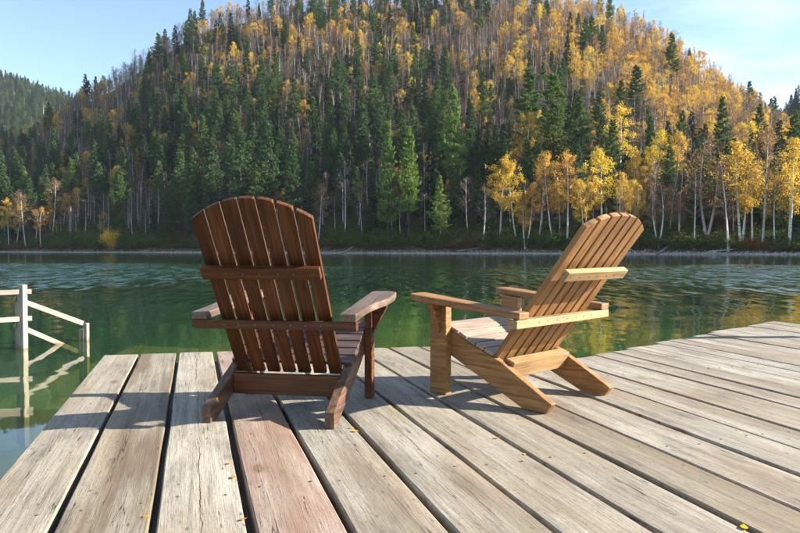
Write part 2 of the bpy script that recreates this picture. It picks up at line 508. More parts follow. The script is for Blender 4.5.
far_left = far_hill("far_hill", "distant blue green hill beyond the lake at the left edge", -900, 260,
                    [-900, -400, -150, 0, 30, 52, 75, 110, 180, 260], [90, 150, 205, 177, 168, 157, 152, 138, 110, 80], 560, 1150, 13)
far_right = far_hill("far_hill.001", "distant dark wooded hill at the right edge", 700, 1400,
                     [700, 760, 780, 790, 800, 840, 950, 1400], [60, 118, 138, 152, 163, 190, 230, 260], 420, 760, 14)

# ------------------------------------------------------------------ lake
RIPPLE = 1.3
nt = NT("lake_water")
g = nt.n("NewGeometry")
P = g.outputs["Position"]
gust = nt.noise(nt.mapping(P, (0.09, 0.05, 0.05)), 1.0, 4, 0.55)
near = nt.n("SeparateXYZ"); nt.l(P, near.inputs[0])
def mrange(v, a, b, c, d):
    m = nt.n("MapRange"); m.interpolation_type = 'SMOOTHSTEP'
    for k, x in zip(("From Min", "From Max", "To Min", "To Max"), (a, b, c, d)): m.inputs[k].default_value = x
    nt.l(v, m.inputs["Value"]); return m.outputs[0]
calm = mrange(near.outputs["Y"], 9.0, 20.0, 0.03, 1.0)          # lee of the dock
far = mrange(near.outputs["Y"], 50.0, 90.0, 1.0, 0.3)           # lee of the far shore
def wind_patch(cx, cy, rx, ry):
    v = nt.n("VectorMath", operation='MULTIPLY_ADD'); nt.l(P, v.inputs[0])
    v.inputs[1].default_value = (1 / rx, 1 / ry, 0); v.inputs[2].default_value = (-cx / rx, -cy / ry, 0)
    ln = nt.n("VectorMath", operation='LENGTH'); nt.l(v.outputs[0], ln.inputs[0])
    d = nt.math('ADD', ln.outputs["Value"], nt.math('MULTIPLY', nt.math('SUBTRACT', gust, 0.5), 1.6))
    return mrange(d, 0.55, 1.25, 1.0, 0.0)
wind = nt.math('MAXIMUM', wind_patch(-26, 36, 24, 22), wind_patch(26, 30, 22, 20))
amp = nt.math('MULTIPLY', nt.math('MULTIPLY', calm, far), nt.math('MULTIPLY_ADD', wind, 0.85, 0.15))
def slopes(scale, det, rough):
    t = nt.n("TexNoise"); t.inputs["Scale"].default_value = 1.0; t.inputs["Detail"].default_value = det; t.inputs["Roughness"].default_value = rough
    nt.l(nt.mapping(P, scale), t.inputs["Vector"])
    v = nt.n("VectorMath", operation='SUBTRACT'); nt.l(t.outputs["Color"], v.inputs[0]); v.inputs[1].default_value = (0.5, 0.5, 0.5)
    return v.outputs[0]
def vscale(v, k):
    n_ = nt.n("VectorMath", operation='SCALE'); nt.l(v, n_.inputs[0])
    if isinstance(k, (int, float)): n_.inputs["Scale"].default_value = k
    else: nt.l(k, n_.inputs["Scale"])
    return n_.outputs[0]
def vadd(a, b):
    n_ = nt.n("VectorMath", operation='ADD'); nt.l(a, n_.inputs[0]); nt.l(b, n_.inputs[1]); return n_.outputs[0]
chop = vadd(vscale(slopes((10.0, 1.4, 1), 2, 0.5), 0.9), vadd(vscale(slopes((4.0, 0.8, 1), 2, 0.55), 1.0), vscale(slopes((1.2, 0.5, 1), 2, 0.5), 0.3)))
sl_ = vadd(vscale(chop, nt.math('MULTIPLY', amp, RIPPLE)), vscale(slopes((0.6, 1.0, 1), 2, 0.5), 0.06))
sl_ = vadd(sl_, vscale(slopes((3.0, 5.0, 1), 2, 0.5), 0.03))
flat = nt.n("VectorMath", operation='MULTIPLY'); nt.l(sl_, flat.inputs[0]); flat.inputs[1].default_value = (1, 1, 0)
up_ = nt.n("VectorMath", operation='ADD'); nt.l(flat.outputs[0], up_.inputs[0]); up_.inputs[1].default_value = (0, 0, 1)
nn_ = nt.n("VectorMath", operation='NORMALIZE'); nt.l(up_.outputs[0], nn_.inputs[0])
N = nn_.outputs[0]
dt = nt.n("VectorMath", operation='DOT_PRODUCT'); nt.l(g.outputs["Incoming"], dt.inputs[0]); nt.l(N, dt.inputs[1])
cosi = nt.math('MINIMUM', nt.math('ABSOLUTE', dt.outputs["Value"]), 1.0)
FR = nt.math('MULTIPLY_ADD', nt.math('POWER', nt.math('SUBTRACT', 1.0, cosi), 5.0), 0.98, 0.02)     # Schlick
gl = nt.n("BsdfGlossy"); gl.inputs["Roughness"].default_value = 0.035; nt.l(N, gl.inputs["Normal"])
gl.inputs["Color"].default_value = (0.97, 0.98, 1.0, 1)
tr = nt.n("BsdfTransparent"); tr.inputs["Color"].default_value = (0.93, 1.0, 0.93, 1)
df = nt.n("BsdfDiffuse"); df.inputs["Color"].default_value = (0.045, 0.135, 0.058, 1)
body = nt.n("MixShader"); body.inputs[0].default_value = 0.30
nt.l(tr.outputs[0], body.inputs[1]); nt.l(df.outputs[0], body.inputs[2])
sf = nt.n("MixShader"); nt.l(FR, sf.inputs[0]); nt.l(body.outputs[0], sf.inputs[1]); nt.l(gl.outputs[0], sf.inputs[2])
va = nt.n("VolumeAbsorption"); va.inputs["Color"].default_value = (0.80, 0.86, 0.42, 1); va.inputs["Density"].default_value = 0.42
nt.l(va.outputs[0], nt.out.inputs["Volume"])
M['water'] = nt.done(sf.outputs[0])
bm = bmesh.new()
bmesh.ops.create_cube(bm, size=1.0)
for v in bm.verts:
    v.co = Vector((v.co.x * 2600 - 100, (v.co.y + 0.5) * 1300 - 300, (v.co.z - 0.5) * 14.0))
me = bpy.data.meshes.new("lake"); bm.to_mesh(me); bm.free(); me.materials.append(M['water'])
lake = link(bpy.data.objects.new("lake", me))
tag(lake, "rippled green lake reflecting the autumn forest", kind="structure")

nt = NT("lake_bed")
g = nt.n("NewGeometry")
n1 = nt.noise(nt.mapping(g.outputs["Position"], (0.35, 0.6, 0.5)), 1.0, 5, 0.6)
n2 = nt.noise(nt.mapping(g.outputs["Position"], (3, 3, 3)), 1.0, 4, 0.6)
c = nt.ramp(n1, [(0.3, (0.14, 0.115, 0.03)), (0.5, (0.26, 0.205, 0.05)), (0.72, (0.37, 0.285, 0.085))])
c = nt.mix(0.8, c, nt.ramp(n2, [(0.3, 0.6), (0.7, 1.2)]), 'MULTIPLY')
M['bed'] = nt.done(nt.principled(c, 0.9, None, 0.1))
vv, ff = [], []
xs = [-110 + 3 * i for i in range(74)]
yy = [-20 + 1.2 * j for j in range(50)] + [40 + 6 * j for j in range(22)]
def bed(x, y):
    d = max(0.0, y - 15.0 + 0.25 * (x + 2))
    shoal = math.exp(-((x + 3.6 + 0.25 * (y - 12)) / 3.6) ** 2 - ((y - 12.0) / 2.2) ** 2)
    z = -1.5 - 0.10 * max(0.0, x - 0.5) - 0.22 * max(0.0, -x - 5.2) - 0.025 * max(0.0, y - 14.0) - 0.1 * max(0.0, y - 45.0) + 1.05 * shoal + 0.25 * noise.noise(Vector((x * 0.3, y * 0.3, 3)))
    return max(-12.5, min(-0.35, z))
for x in xs:
    for y in yy:
        vv.append((x, y, bed(x, y)))
n = len(yy)
for i in range(len(xs) - 1):
    for j in range(n - 1):
        a = i * n + j
        ff.append((a, a + n, a + n + 1, a + 1))
o = mesh_obj("lake_bed", vv, ff, M['bed'], smooth=True)
tag(o, "yellow green lake bed showing through the shallow water", kind="structure")

# ------------------------------------------------------------------ trees
class Geo:
    def __init__(self): self.v, self.f, self.tw = [], [], []
    def tube(self, pts, rads, sides=5, cap=False, twig=False):
        base = len(self.v)
        f0 = len(self.f)
        for i, (p, r) in enumerate(zip(pts, rads)):
            a = pts[min(i + 1, len(pts) - 1)] - pts[max(i - 1, 0)]
            a = a.normalized() if a.length > 1e-9 else Vector((0, 0, 1))
            x = a.orthogonal().normalized(); y = a.cross(x)
            for k in range(sides):
                th = 2 * math.pi * k / sides
                self.v.append(p + (x * math.cos(th) + y * math.sin(th)) * r)
        for i in range(len(pts) - 1):
            for k in range(sides):
                a, b = base + i * sides + k, base + i * sides + (k + 1) % sides
                self.f.append((a, b, b + sides, a + sides))
        if cap:
            self.f.append(tuple(base + (len(pts) - 1) * sides + k for k in range(sides)))
        if twig: self.tw.append((f0, len(self.f)))
    def blade(self, p, d, n, L, w):
        """a small lens-shaped leaf or needle spray"""
        d = d.normalized(); s = d.cross(n)
        s = s.normalized() if s.length > 1e-6 else d.orthogonal().normalized()
        b = len(self.v)
        self.v += [p, p + d * L * 0.5 + s * w * 0.5, p + d * L, p + d * L * 0.45 - s * w * 0.5]
        self.f.append((b, b + 1, b + 2, b + 3))
    def mesh(self, name, mat, twig=None):
        me = bpy.data.meshes.new(name)
        me.from_pydata([tuple(v) for v in self.v], [], self.f)
        me.materials.append(mat)
        if twig is not None and self.tw:
            me.materials.append(twig)
            mi = [0] * len(self.f)
            for a, b in self.tw:
                for k in range(a, b): mi[k] = 1
            me.polygons.foreach_set("material_index", mi)
        me.update()
        return me

def rv(r, s=1.0):
    return Vector((r.gauss(0, s), r.gauss(0, s), r.gauss(0, s)))

def conifer(seed, kind, H=22.0):
    r = random.Random(seed)
    T, C = Geo(), Geo()
    bend = [Vector((r.uniform(-.25, .25), r.uniform(-.25, .25), 0)) * (i / 8) for i in range(9)]
    pts = [Vector((0, 0, H * i / 8 - 0.4)) + bend[i] for i in range(9)]
    T.tube(pts, [0.30 * (1 - i / 8) ** 0.8 + 0.03 for i in range(9)], 7)
    axis = lambda z: pts[0].lerp(pts[8], max(0, min(1, (z + 0.4) / H)))
    if kind == 'pine':
        n, z0 = 120, 0.16 + 0.12 * r.random()
        lump = [r.uniform(0.6, 1.25) for _ in range(14)]
    else:
        n, z0 = 130, 0.07 + 0.06 * r.random()
        lump = [r.uniform(0.85, 1.12) for _ in range(14)]
    rmax = r.uniform(3.0, 3.9) if kind == 'pine' else r.uniform(2.4, 3.0)
    for i in range(n):
        q = (i + r.random()) / n
        z = H * (z0 + (1 - z0) * q * 0.985)
        if kind == 'pine':
            prof = min(1.0, 0.6 + q * 1.6) * (1 - q ** 1.45)
        else:
            prof = (1 - q) ** 0.85 * min(1.0, 0.7 + q * 3)
        L = rmax * (prof * lump[int(q * 13.99)] * r.uniform(0.7, 1.15) + 0.10)
        az = r.uniform(0, 2 * math.pi)
        out = Vector((math.cos(az), math.sin(az), 0))
        side = Vector((-out.y, out.x, 0))
        p0 = axis(z)
        if kind == 'pine':
            p1 = p0 + out * L * 0.55 + Vector((0, 0, L * 0.02)); p2 = p0 + out * L + Vector((0, 0, L * r.uniform(0.12, 0.4)))
        else:
            p1 = p0 + out * L * 0.55 - Vector((0, 0, L * 0.18)); p2 = p0 + out * L - Vector((0, 0, L * r.uniform(0.15, 0.35)))
        if i % 2 == 0:
            T.tube([p0, p1, p2], [0.05, 0.03, 0.012], 3)
        m = int(6 + L * 5.0)
        for k in range(m):
            s = 0.22 + 0.78 * (k + r.random()) / m
            c = (p0.lerp(p1, s / 0.55) if s < 0.55 else p1.lerp(p2, (s - 0.55) / 0.45)) + side * r.gauss(0, 0.22 * L * (1.05 - s * 0.5)) + Vector((0, 0, r.gauss(0, 0.10)))
            nb = 4
            for _ in range(nb):
                if kind == 'pine':
                    d = out * r.uniform(0.1, 1.0) + side * r.gauss(0, 0.7) + Vector((0, 0, r.uniform(0.1, 1.1)))
                    C.blade(c, d, rv(r), r.uniform(0.38, 0.70), r.uniform(0.15, 0.27))
                else:
                    d = out * r.uniform(0.3, 1.0) + side * r.gauss(0, 0.6) + Vector((0, 0, r.uniform(-0.7, 0.2)))
                    C.blade(c, d, rv(r, 0.5) + Vector((0, 0, 1)), r.uniform(0.35, 0.6), r.uniform(0.14, 0.24))
    if kind == 'pine':      # dead lower branches
        for i in range(10):
            z = H * r.uniform(0.08, z0 + 0.05); az = r.uniform(0, 6.28); L = r.uniform(0.8, 2.0)
            out = Vector((math.cos(az), math.sin(az), r.uniform(-0.3, 0.2)))
            T.tube([axis(z), axis(z) + out * L], [0.04, 0.01], 3)
    return T, C

def birch(seed, leaf=1.0, H=17.0, stems=1):
    r = random.Random(seed)
    T, C = Geo(), Geo()
    for st in range(stems):
        lean = Vector((r.gauss(0, 0.06), r.gauss(0, 0.06), 0)) + (Vector((r.uniform(-.16, .16), r.uniform(-.1, .1), 0)) if stems > 1 else Vector())
        cv = Vector((r.gauss(0, 0.5), r.gauss(0, 0.5), 0))
        Hs = H * (1.0 if st == 0 else r.uniform(0.75, 0.95))
        def ax(q):
            return Vector((0.25 * st, 0.1 * st, -0.3)) + lean * Hs * q + cv * math.sin(q * 3.0) * 0.6 + Vector((0, 0, Hs * q))
        K = 10
        T.tube([ax(i / K) for i in range(K + 1)], [0.175 * (1 - i / K) ** 0.75 + 0.02 for i in range(K + 1)], 6)
        nb = 34 if leaf > 0.15 else 40
        for i in range(nb):
            q = 0.38 + 0.60 * (i + r.random()) / nb
            az = r.uniform(0, 6.283)
            L = Hs * 0.130 * (0.35 + math.sin(min(1.0, (q - 0.30) / 0.62) * math.pi) ** 0.8) * r.uniform(0.6, 1.2) * (1.15 if stems == 1 else 0.9)
            out = Vector((math.cos(az), math.sin(az), 0))
            p0 = ax(q); up = r.uniform(0.5, 1.1)
            p1 = p0 + out * L * 0.5 + Vector((0, 0, L * 0.5 * up)); p2 = p0 + out * L * 0.95 + Vector((0, 0, L * up * 0.85))
            T.tube([p0, p1, p2], [0.045, 0.026, 0.01], 3, twig=True)
            # fine twigs
            tw = 9 if leaf < 0.5 else 4
            for _ in range(tw):
                s = r.uniform(0.25, 1.0)
                b0 = p0.lerp(p1, s * 2) if s < 0.5 else p1.lerp(p2, s * 2 - 1)
                d = (out * 0.6 + rv(r, 0.55) + Vector((0, 0, 0.5)))
                T.tube([b0, b0 + d.normalized() * r.uniform(0.5, 1.2)], [0.018, 0.008], 3, twig=True)
            m = int(120 * leaf * r.uniform(0.6, 1.3))
            cl = [p0.lerp(p2, r.uniform(0.35, 1.05)) + rv(r, 0.28) for _ in range(4)]
            for _ in range(m):
                c = r.choice(cl) + rv(r, 0.26)
                C.blade(c, rv(r) + Vector((0, 0, -0.5)), rv(r), r.uniform(0.15, 0.27), r.uniform(0.12, 0.22))
    if not C.f:
        C.blade(ax(0.95), Vector((0, 0, 1)), Vector((1, 0, 0)), 0.3, 0.2)
    return T, C

def larch(seed, H=19.0):
    r = random.Random(seed)
    T, C = Geo(), Geo()
    pts = [Vector((r.gauss(0, .05) * i, r.gauss(0, .05) * i, H * i / 7 - 0.3)) for i in range(8)]
    T.tube(pts, [0.2 * (1 - i / 7) ** 0.8 + 0.025 for i in range(8)], 6)
    for i in range(80):
        q = 0.25 + 0.74 * (i + r.random()) / 80
        L = (2.3 * (1 - q) ** 0.7 + 0.25) * r.uniform(0.6, 1.2)
        az = r.uniform(0, 6.283); out = Vector((math.cos(az), math.sin(az), 0)); side = Vector((-out.y, out.x, 0))
        p0 = pts[0].lerp(pts[7], q); p2 = p0 + out * L + Vector((0, 0, L * r.uniform(-0.1, 0.35)))
        T.tube([p0, p2], [0.035, 0.01], 3)
        for k in range(int(10 + L * 8)):
            c = p0.lerp(p2, r.uniform(0.1, 1.05)) + rv(r, 0.16) + side * r.gauss(0, 0.2)
            C.blade(c, rv(r) + Vector((0, 0, 0.4)), rv(r), r.uniform(0.22, 0.4), r.uniform(0.12, 0.2))
    return T, C

def bush(seed, H=2.0, n=420, spread=1.0):
    r = random.Random(seed)
    T, C = Geo(), Geo()
    for i in range(9):
        az = r.uniform(0, 6.283); d = Vector((math.cos(az) * 0.5, math.sin(az) * 0.5, 1)) * H * r.uniform(0.5, 0.85)
        T.tube([Vector((0, 0, -0.1)), d * 0.5 + rv(r, 0.08), d], [0.035, 0.02, 0.008], 3)
        c0 = d * r.uniform(0.5, 1.0)
        for k in range(n // 9):
            p = c0 + Vector((r.gauss(0, .42 * spread), r.gauss(0, .42 * spread), r.gauss(0, .30))) * H * 0.5
            p.z = max(0.05, p.z)
            C.blade(p, rv(r) + Vector((0, 0, 0.3)), rv(r), r.uniform(0.14, 0.30), r.uniform(0.10, 0.2))
    return T, C

PROTO = {}    # kind -> list of (trunk mesh, crown mesh, height)
def reg(kind, tc, bark, leaf, H):
    T, C = tc
    PROTO.setdefault(kind, []).append((T.mesh(kind + "_trunk", M[bark], M['twig']), C.mesh(kind + "_crown", M[leaf]), H))
for s in range(5): reg('pine', conifer(100 + s, 'pine', 22), 'bark', 'pine', 22.0)
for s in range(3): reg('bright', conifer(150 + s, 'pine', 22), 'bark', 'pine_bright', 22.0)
for s in range(4): reg('fir', conifer(200 + s, 'fir', 20), 'bark', 'fir', 20.0)
for s in range(3): reg('gold', birch(300 + s, 1.0, 17), 'birch', 'gold_leaf', 17.0)
reg('gold', birch(310, 0.75, 17, 2), 'birch', 'gold_leaf', 17.0)
for s in range(2): reg('tan', birch(320 + s, 0.32, 17, 1 + s), 'birch', 'tan_leaf', 17.0)
reg('tan', birch(325, 0.42, 17, 1), 'birch', 'gold_leaf', 17.0)
for s in range(3): reg('bare', birch(340 + s, 0.03, 17, 1 + (s == 2)), 'birch', 'tan_leaf', 17.0)
for s in range(3): reg('larch', larch(360 + s), 'twig', 'larch', 19.0)
for s in range(3): reg('shrub', bush(400 + s), 'twig', 'shrub', 2.0)
for s in range(2): reg('rust', bush(410 + s, 2.0, 340, 1.1), 'twig', 'rust', 2.0)
for s in range(2): reg('brush', bush(420 + s, 1.4, 260, 1.3), 'twig', 'brush', 1.4)

NAME = {'pine': 'pine_tree', 'bright': 'pine_tree', 'fir': 'fir_tree', 'gold': 'birch_tree', 'tan': 'birch_tree', 'bare': 'birch_tree', 'larch': 'larch_tree', 'shrub': 'shrub', 'rust': 'shrub', 'brush': 'shrub'}
def plant(kind, loc, h, rz, label, cat='tree', group=None, var=None, wide=1.0):
    T, C, H = PROTO[kind][rng.randrange(len(PROTO[kind])) if var is None else var]
    e = empty(NAME[kind], loc, rz)
    s = h / H
    e.scale = (s * wide, s * wide, s)
    link(bpy.data.objects.new("trunk", T), e)
    link(bpy.data.objects.new("crown", C), e)
    tag(e, label, cat, group)
    return e

placed = []    # (x, y, radius)
grid = {}
def occupied(x, y, rad):
    gx, gy = int(x // 6), int(y // 6)
    for i in (-1, 0, 1):
        for j in (-1, 0, 1):
            for (px, py, pr) in grid.get((gx + i, gy + j), ()):
                if (px - x) ** 2 + (py - y) ** 2 < (0.5 * (pr + rad)) ** 2: return True
    return False
def occupy(x, y, rad):
    grid.setdefault((int(x // 6), int(y // 6)), []).append((x, y, rad))

# trees one can point to: kind, column, base row, top row, label
HEROES = [
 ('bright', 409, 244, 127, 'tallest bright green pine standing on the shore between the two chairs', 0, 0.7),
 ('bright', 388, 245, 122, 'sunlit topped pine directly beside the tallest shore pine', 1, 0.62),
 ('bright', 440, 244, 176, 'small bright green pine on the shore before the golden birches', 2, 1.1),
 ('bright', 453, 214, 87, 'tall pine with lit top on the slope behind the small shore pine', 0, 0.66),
 ('bare', 482, 248, 183, 'leafless pale birch between the small shore pine and the golden birches', 0, 1.1),
 ('gold', 500, 246, 156, 'first golden birch on the shore right of the leafless birch', 0, 1.1),
 ('gold', 517, 244, 165, 'golden birch second in the shore row right of the leafless birch', 1, 1.0),
 ('gold', 526, 249, 182, 'short golden birch at the water in the shore birch row', 3, 1.0),
 ('gold', 525, 196, 112, 'slender golden birch high behind the shore birch row', 2, 0.8),
 ('tan', 538, 245, 167, 'thin tan birch in the shore row before the pale chair', 0, 1.0),
 ('gold', 553, 245, 153, 'narrow golden birch upslope of the pale chair arm', 1, 0.9),
 ('gold', 567, 246, 152, 'full golden birch on the shore left of the pale chair top', 0, 1.0),
 ('gold', 583, 246, 178, 'low golden birch just left of the pale chair top', 2, 1.0),
 ('gold', 603, 240, 149, 'golden orange birch rising straight behind the pale chair top', 1, 1.15),
 ('gold', 619, 196, 106, 'bright yellow birch high on the slope above the pale chair', 0, 1.2),
 ('gold', 652, 200, 132, 'broad bright yellow birch on the slope right of the pale chair', 3, 1.3),
 ('gold', 674, 205, 131, 'narrow bright yellow birch beside the broad yellow one', 1, 0.8),
 ('tan', 658, 248, 181, 'tan twiggy birch on the shore right of the pale chair top', 1, 1.2),
 ('bare', 694, 250, 170, 'leaning leafless birch on the shore right of the pale chair', 1, 1.0),
 ('tan', 708, 242, 138, 'tall tan birch with several white stems above the right shore', 1, 1.3),
 ('bare', 728, 251, 160, 'leafless white stemmed birch left of the big yellow birch', 2, 0.9),
 ('gold', 741, 246, 143, 'big yellow birch with white stems at the right shore', 3, 1.25),
 ('gold', 752, 247, 150, 'yellow birch pressed against the big yellow birch', 0, 0.9),
 ('tan', 762, 249, 128, 'tall pale birch right of the big yellow birch', 0, 0.9),
 ('tan', 775, 249, 172, 'short leaning birch near the right edge of the shore', 2, 0.9),
 ('gold', 789, 250, 140, 'golden birch clump at the right edge of the photo', 3, 1.0),
 ('pine', 553, 190, 74, 'large pine midway up the slope left of the pale chair top', 4, 1.15),
 ('pine', 580, 200, 97, 'large pine midway up the slope above the pale chair top', 1, 1.1),
 ('pine', 530, 172, 70, 'pine midway up the slope above the slender golden birch', 2, 1.2),
 ('pine', 722, 176, 96, 'dark pine in front of orange trees on the right slope', 0, 0.9),
 ('fir', 779, 186, 118, 'dark fir near the right edge above the shore birches', 1, 1.1),
 ('pine', 793, 192, 114, 'bushy green pine at the right edge above the shore birches', 0, 1.3),
 ('pine', 636, 128, 66, 'green pine high on the slope above the yellow birch', 3, 1.3),
 ('gold', 630, 112, 55, 'bright yellow birch near the ridge beside a green pine', 0, 1.2),
 ('pine', 672, 92, 34, 'dark pine near the ridge at the right', 2, 1.0),
 ('pine', 182, 232, 150, 'broad green pine on the lower slope left of the dark chair top', 2, 0.9),
 ('pine', 214, 228, 138, 'broad green pine right above the dark chair top slats', 0, 0.9),
 ('pine', 241, 232, 128, 'tall green pine behind the middle of the dark chair top', 3, 0.85),
 ('pine', 268, 236, 125, 'tall green pine behind the right half of the dark chair top', 1, 0.85),
 ('pine', 292, 240, 140, 'green pine above the right end of the dark chair top', 4, 0.85),
 ('tan', 318, 246, 184, 'thin birch with a few yellow leaves right of the dark chair', 0, 1.0),
 ('bare', 345, 240, 160, 'tall leafless birch leaning on the slope right of the dark chair', 0, 0.9),
 ('gold', 9, 247, 198, 'yellow topped birch at the left edge of the shore', 0, 1.0),
 ('gold', 16, 248, 205, 'lower yellow birch beside the one at the left edge', 1, 0.9),
 ('tan', 26, 248, 192, 'leaning white birch right of the yellow pair at left', 0, 1.0),
 ('tan', 41, 248, 206, 'bent white birch with sparse leaves near the left shore', 2, 1.1),
 ('tan', 52, 240, 180, 'thin tan birch rising behind the bent white birch', 0, 1.0),
 ('bare', 133, 246, 206, 'pale leafless birch right of the small yellow tree', 1, 1.1),
 ('gold', 89, 206, 178, 'small yellow birch crown above the green shore bushes', 2, 1.3),
 ('fir', 88, 112, 80, 'lone dark pine sticking out on the left skyline', 3, 1.6),
]
for kind, u, vb, vt, label, var, wide in HEROES:
    p = on_hill(u, vb)
    h = (vb - vt) * p.y / FPX
    plant(kind, p - Vector((0, 0, 0.2)), h, rng.uniform(0, 6.28), label, 'tree', None, var % len(PROTO[kind]), wide)
    occupy(p.x, p.y, 4.5)
# the low yellow tree by the water on the left
p = on_hill(110, 251.2)
T, C = bush(77, 5.6, 3600, 0.46)
M['yellow_leaf'] = leaf_material('sun_painted_lemon_leaves', [(0.80, 0.50, 0.06), (0.80, 0.52, 0.07)], 0.4)  # yellow leaves, lightened to stand in for sunlight that misses this tree
reg('yellow', (T, C), 'twig', 'yellow_leaf', 5.6); NAME['yellow'] = 'birch_tree'
plant('yellow', p, 22 * p.y / FPX, 0.4, 'small rounded yellow tree at the water on the left shore', 'tree')
p = on_hill(105, 214)
plant('rust', p, 13 * p.y / FPX, 1.0, 'rusty orange bush among pines above the small yellow tree', 'bush')

# the crowd: sampled over the hillside
cand = []
r2 = random.Random(21)
tries = 0
while tries < 60000:
    tries += 1
    u = r2.uniform(-110, 960)
    t = r2.uniform(0.012, 1.10)
    ys, yr = interp(u, U_S, Y_S), interp(u, U_R, Y_R)
    Y = ys + t * (yr - ys)
    if r2.random() > Y / 450: continue
    if Y - ys < 6.0: continue
    X = (u - 400) / FPX * Y
    nz = noise.noise(Vector((X * 0.02, Y * 0.02, 7.7)))
    nz2 = noise.noise(Vector((X * 0.05, Y * 0.05, 1.7)))
    # species by place
    right = max(0.0, min(1.0, (u - 430) / 220))
    topz = max(0.0, min(1.0, (t - 0.45) / 0.4)) * max(0.0, min(1.0, (u - 150) / 200))
    top2 = max(0.0, min(1.0, (t - 0.30) / 0.3)) * (0.55 + 0.45 * max(0.0, min(1.0, (u - 60) / 160)))
    wc = 0.68 - 0.34 * right - 0.40 * top2 + 0.7 * nz
    wg = 0.08 + 0.32 * right * (0.4 + 0.6 * min(1, t * 2.5)) + 0.10 * top2 + 0.22 * nz2
    wb = 0.27 + 0.27 * top2 + 0.05 * right - 0.2 * nz
    wl = 0.01 + 0.22 * topz * max(0.25, right)
    ws = [max(0.02, wc), max(0.02, wg), max(0.05, wb), max(0.0, wl)]
    q = r2.random() * sum(ws)
    if q < ws[0]:
        kind, rad, h = ('pine' if r2.random() < 0.72 else 'fir'), 5.4, r2.uniform(14, 25) + (2.5 if u < 480 and t < 0.5 else 0)
    elif q < ws[0] + ws[1]:
        kind, rad, h = ('gold' if r2.random() < 0.82 else 'tan'), 4.4, r2.uniform(11, 18)
    elif q < ws[0] + ws[1] + ws[2]:
        kind, rad, h = ('bare' if r2.random() < 0.86 else 'tan'), 3.2, r2.uniform(11, 18)
    else:
        kind, rad, h = 'larch', 4.2, r2.uniform(13, 19)
    if t < 0.05 and kind in ('pine', 'fir'): h *= 0.8
    if t > 0.9: h *= 0.9
    if occupied(X, Y, rad): continue
    occupy(X, Y, rad)
    cand.append((kind, X, Y, ground(X, Y) - 0.25, h, u, t))

ZONES = [(60, 'at the far left'), (120, 'near the small yellow tree'), (180, 'just left of the dark chair'), (255, 'behind the dark chair'),
         (330, 'above the dark chair arm'), (400, 'right of the dark chair'), (480, 'midway between the chairs'), (560, 'left of the pale chair top'),
         (650, 'behind the pale chair top'), (725, 'right of the pale chair top'), (9999, 'at the far right')]
def zone(u): return next(n for m, n in ZONES if u < m)
def band(t): return 'in the shore row' if t < 0.10 else 'on the lower slope' if t < 0.28 else 'on the middle slope' if t < 0.55 else 'on the upper slope'
ORD = 'first second third fourth fifth sixth seventh eighth ninth tenth eleventh twelfth'.split()
LOOK = {'pine': 'green pine', 'fir': 'dark fir', 'gold': 'golden birch', 'tan': 'tan birch', 'bare': 'leafless birch', 'larch': 'orange larch'}
FAM = {'pine': 'conifer', 'fir': 'conifer', 'gold': 'birch', 'tan': 'birch', 'bare': 'birch', 'larch': 'larch'}
order = sorted(range(len(cand)), key=lambda i: -cand[i][4] / cand[i][2])
quota = {'conifer': 260, 'birch': 250, 'larch': 60}
single, rest = [], []
for i in order:
    k, X, Y, Z, h, u, t = cand[i]
    fam = FAM[k]
    if -5 < u < 805 and t < 0.98 and quota[fam] > 0:
        quota[fam] -= 1; single.append(cand[i])
    else:
        rest.append(cand[i])
cells = {}
for c in single: cells.setdefault((LOOK[c[0]], band(c[6]), zone(c[5])), []).append(c)
for (look, bd_, zn), members in cells.items():
    members.sort(key=lambda c: -c[4] / c[2])
    rest += members[12:]
    members = sorted(members[:12], key=lambda c: c[5])
    for i, (k, X, Y, Z, h, u, t) in enumerate(members):
        if len(members) == 1: lab = "the only %s %s %s" % (look, bd_, zn)
        elif i == len(members) - 1: lab = "rightmost %s %s %s" % (look, bd_, zn)
        else: lab = "%s %s from left %s %s" % (ORD[min(i, 11)], look, bd_, zn)
        plant(k, (X, Y, Z), h, rng.uniform(0, 6.28), lab, 'tree', 'trees crowding the far hillside')

# ---- the rest of the wood, shrubs and stones: one object each, instanced from proto meshes
def proto_object(meshes, name):
    vv, ff, mi, mats = [], [], [], []
    for k, me in enumerate(meshes):
        b = len(vv)
        vv += [tuple(v.co) for v in me.vertices]
        ff += [tuple(b + i for i in p.vertices) for p in me.polygons]
        mi += [len(mats) + p.material_index for p in me.polygons]
        mats += list(me.materials)
    me = bpy.data.meshes.new(name)
    me.from_pydata(vv, [], ff)
    for m in mats: me.materials.append(m)
    me.polygons.foreach_set("material_index", mi)
    me.update()
    o = bpy.data.objects.new(name, me)
    return o

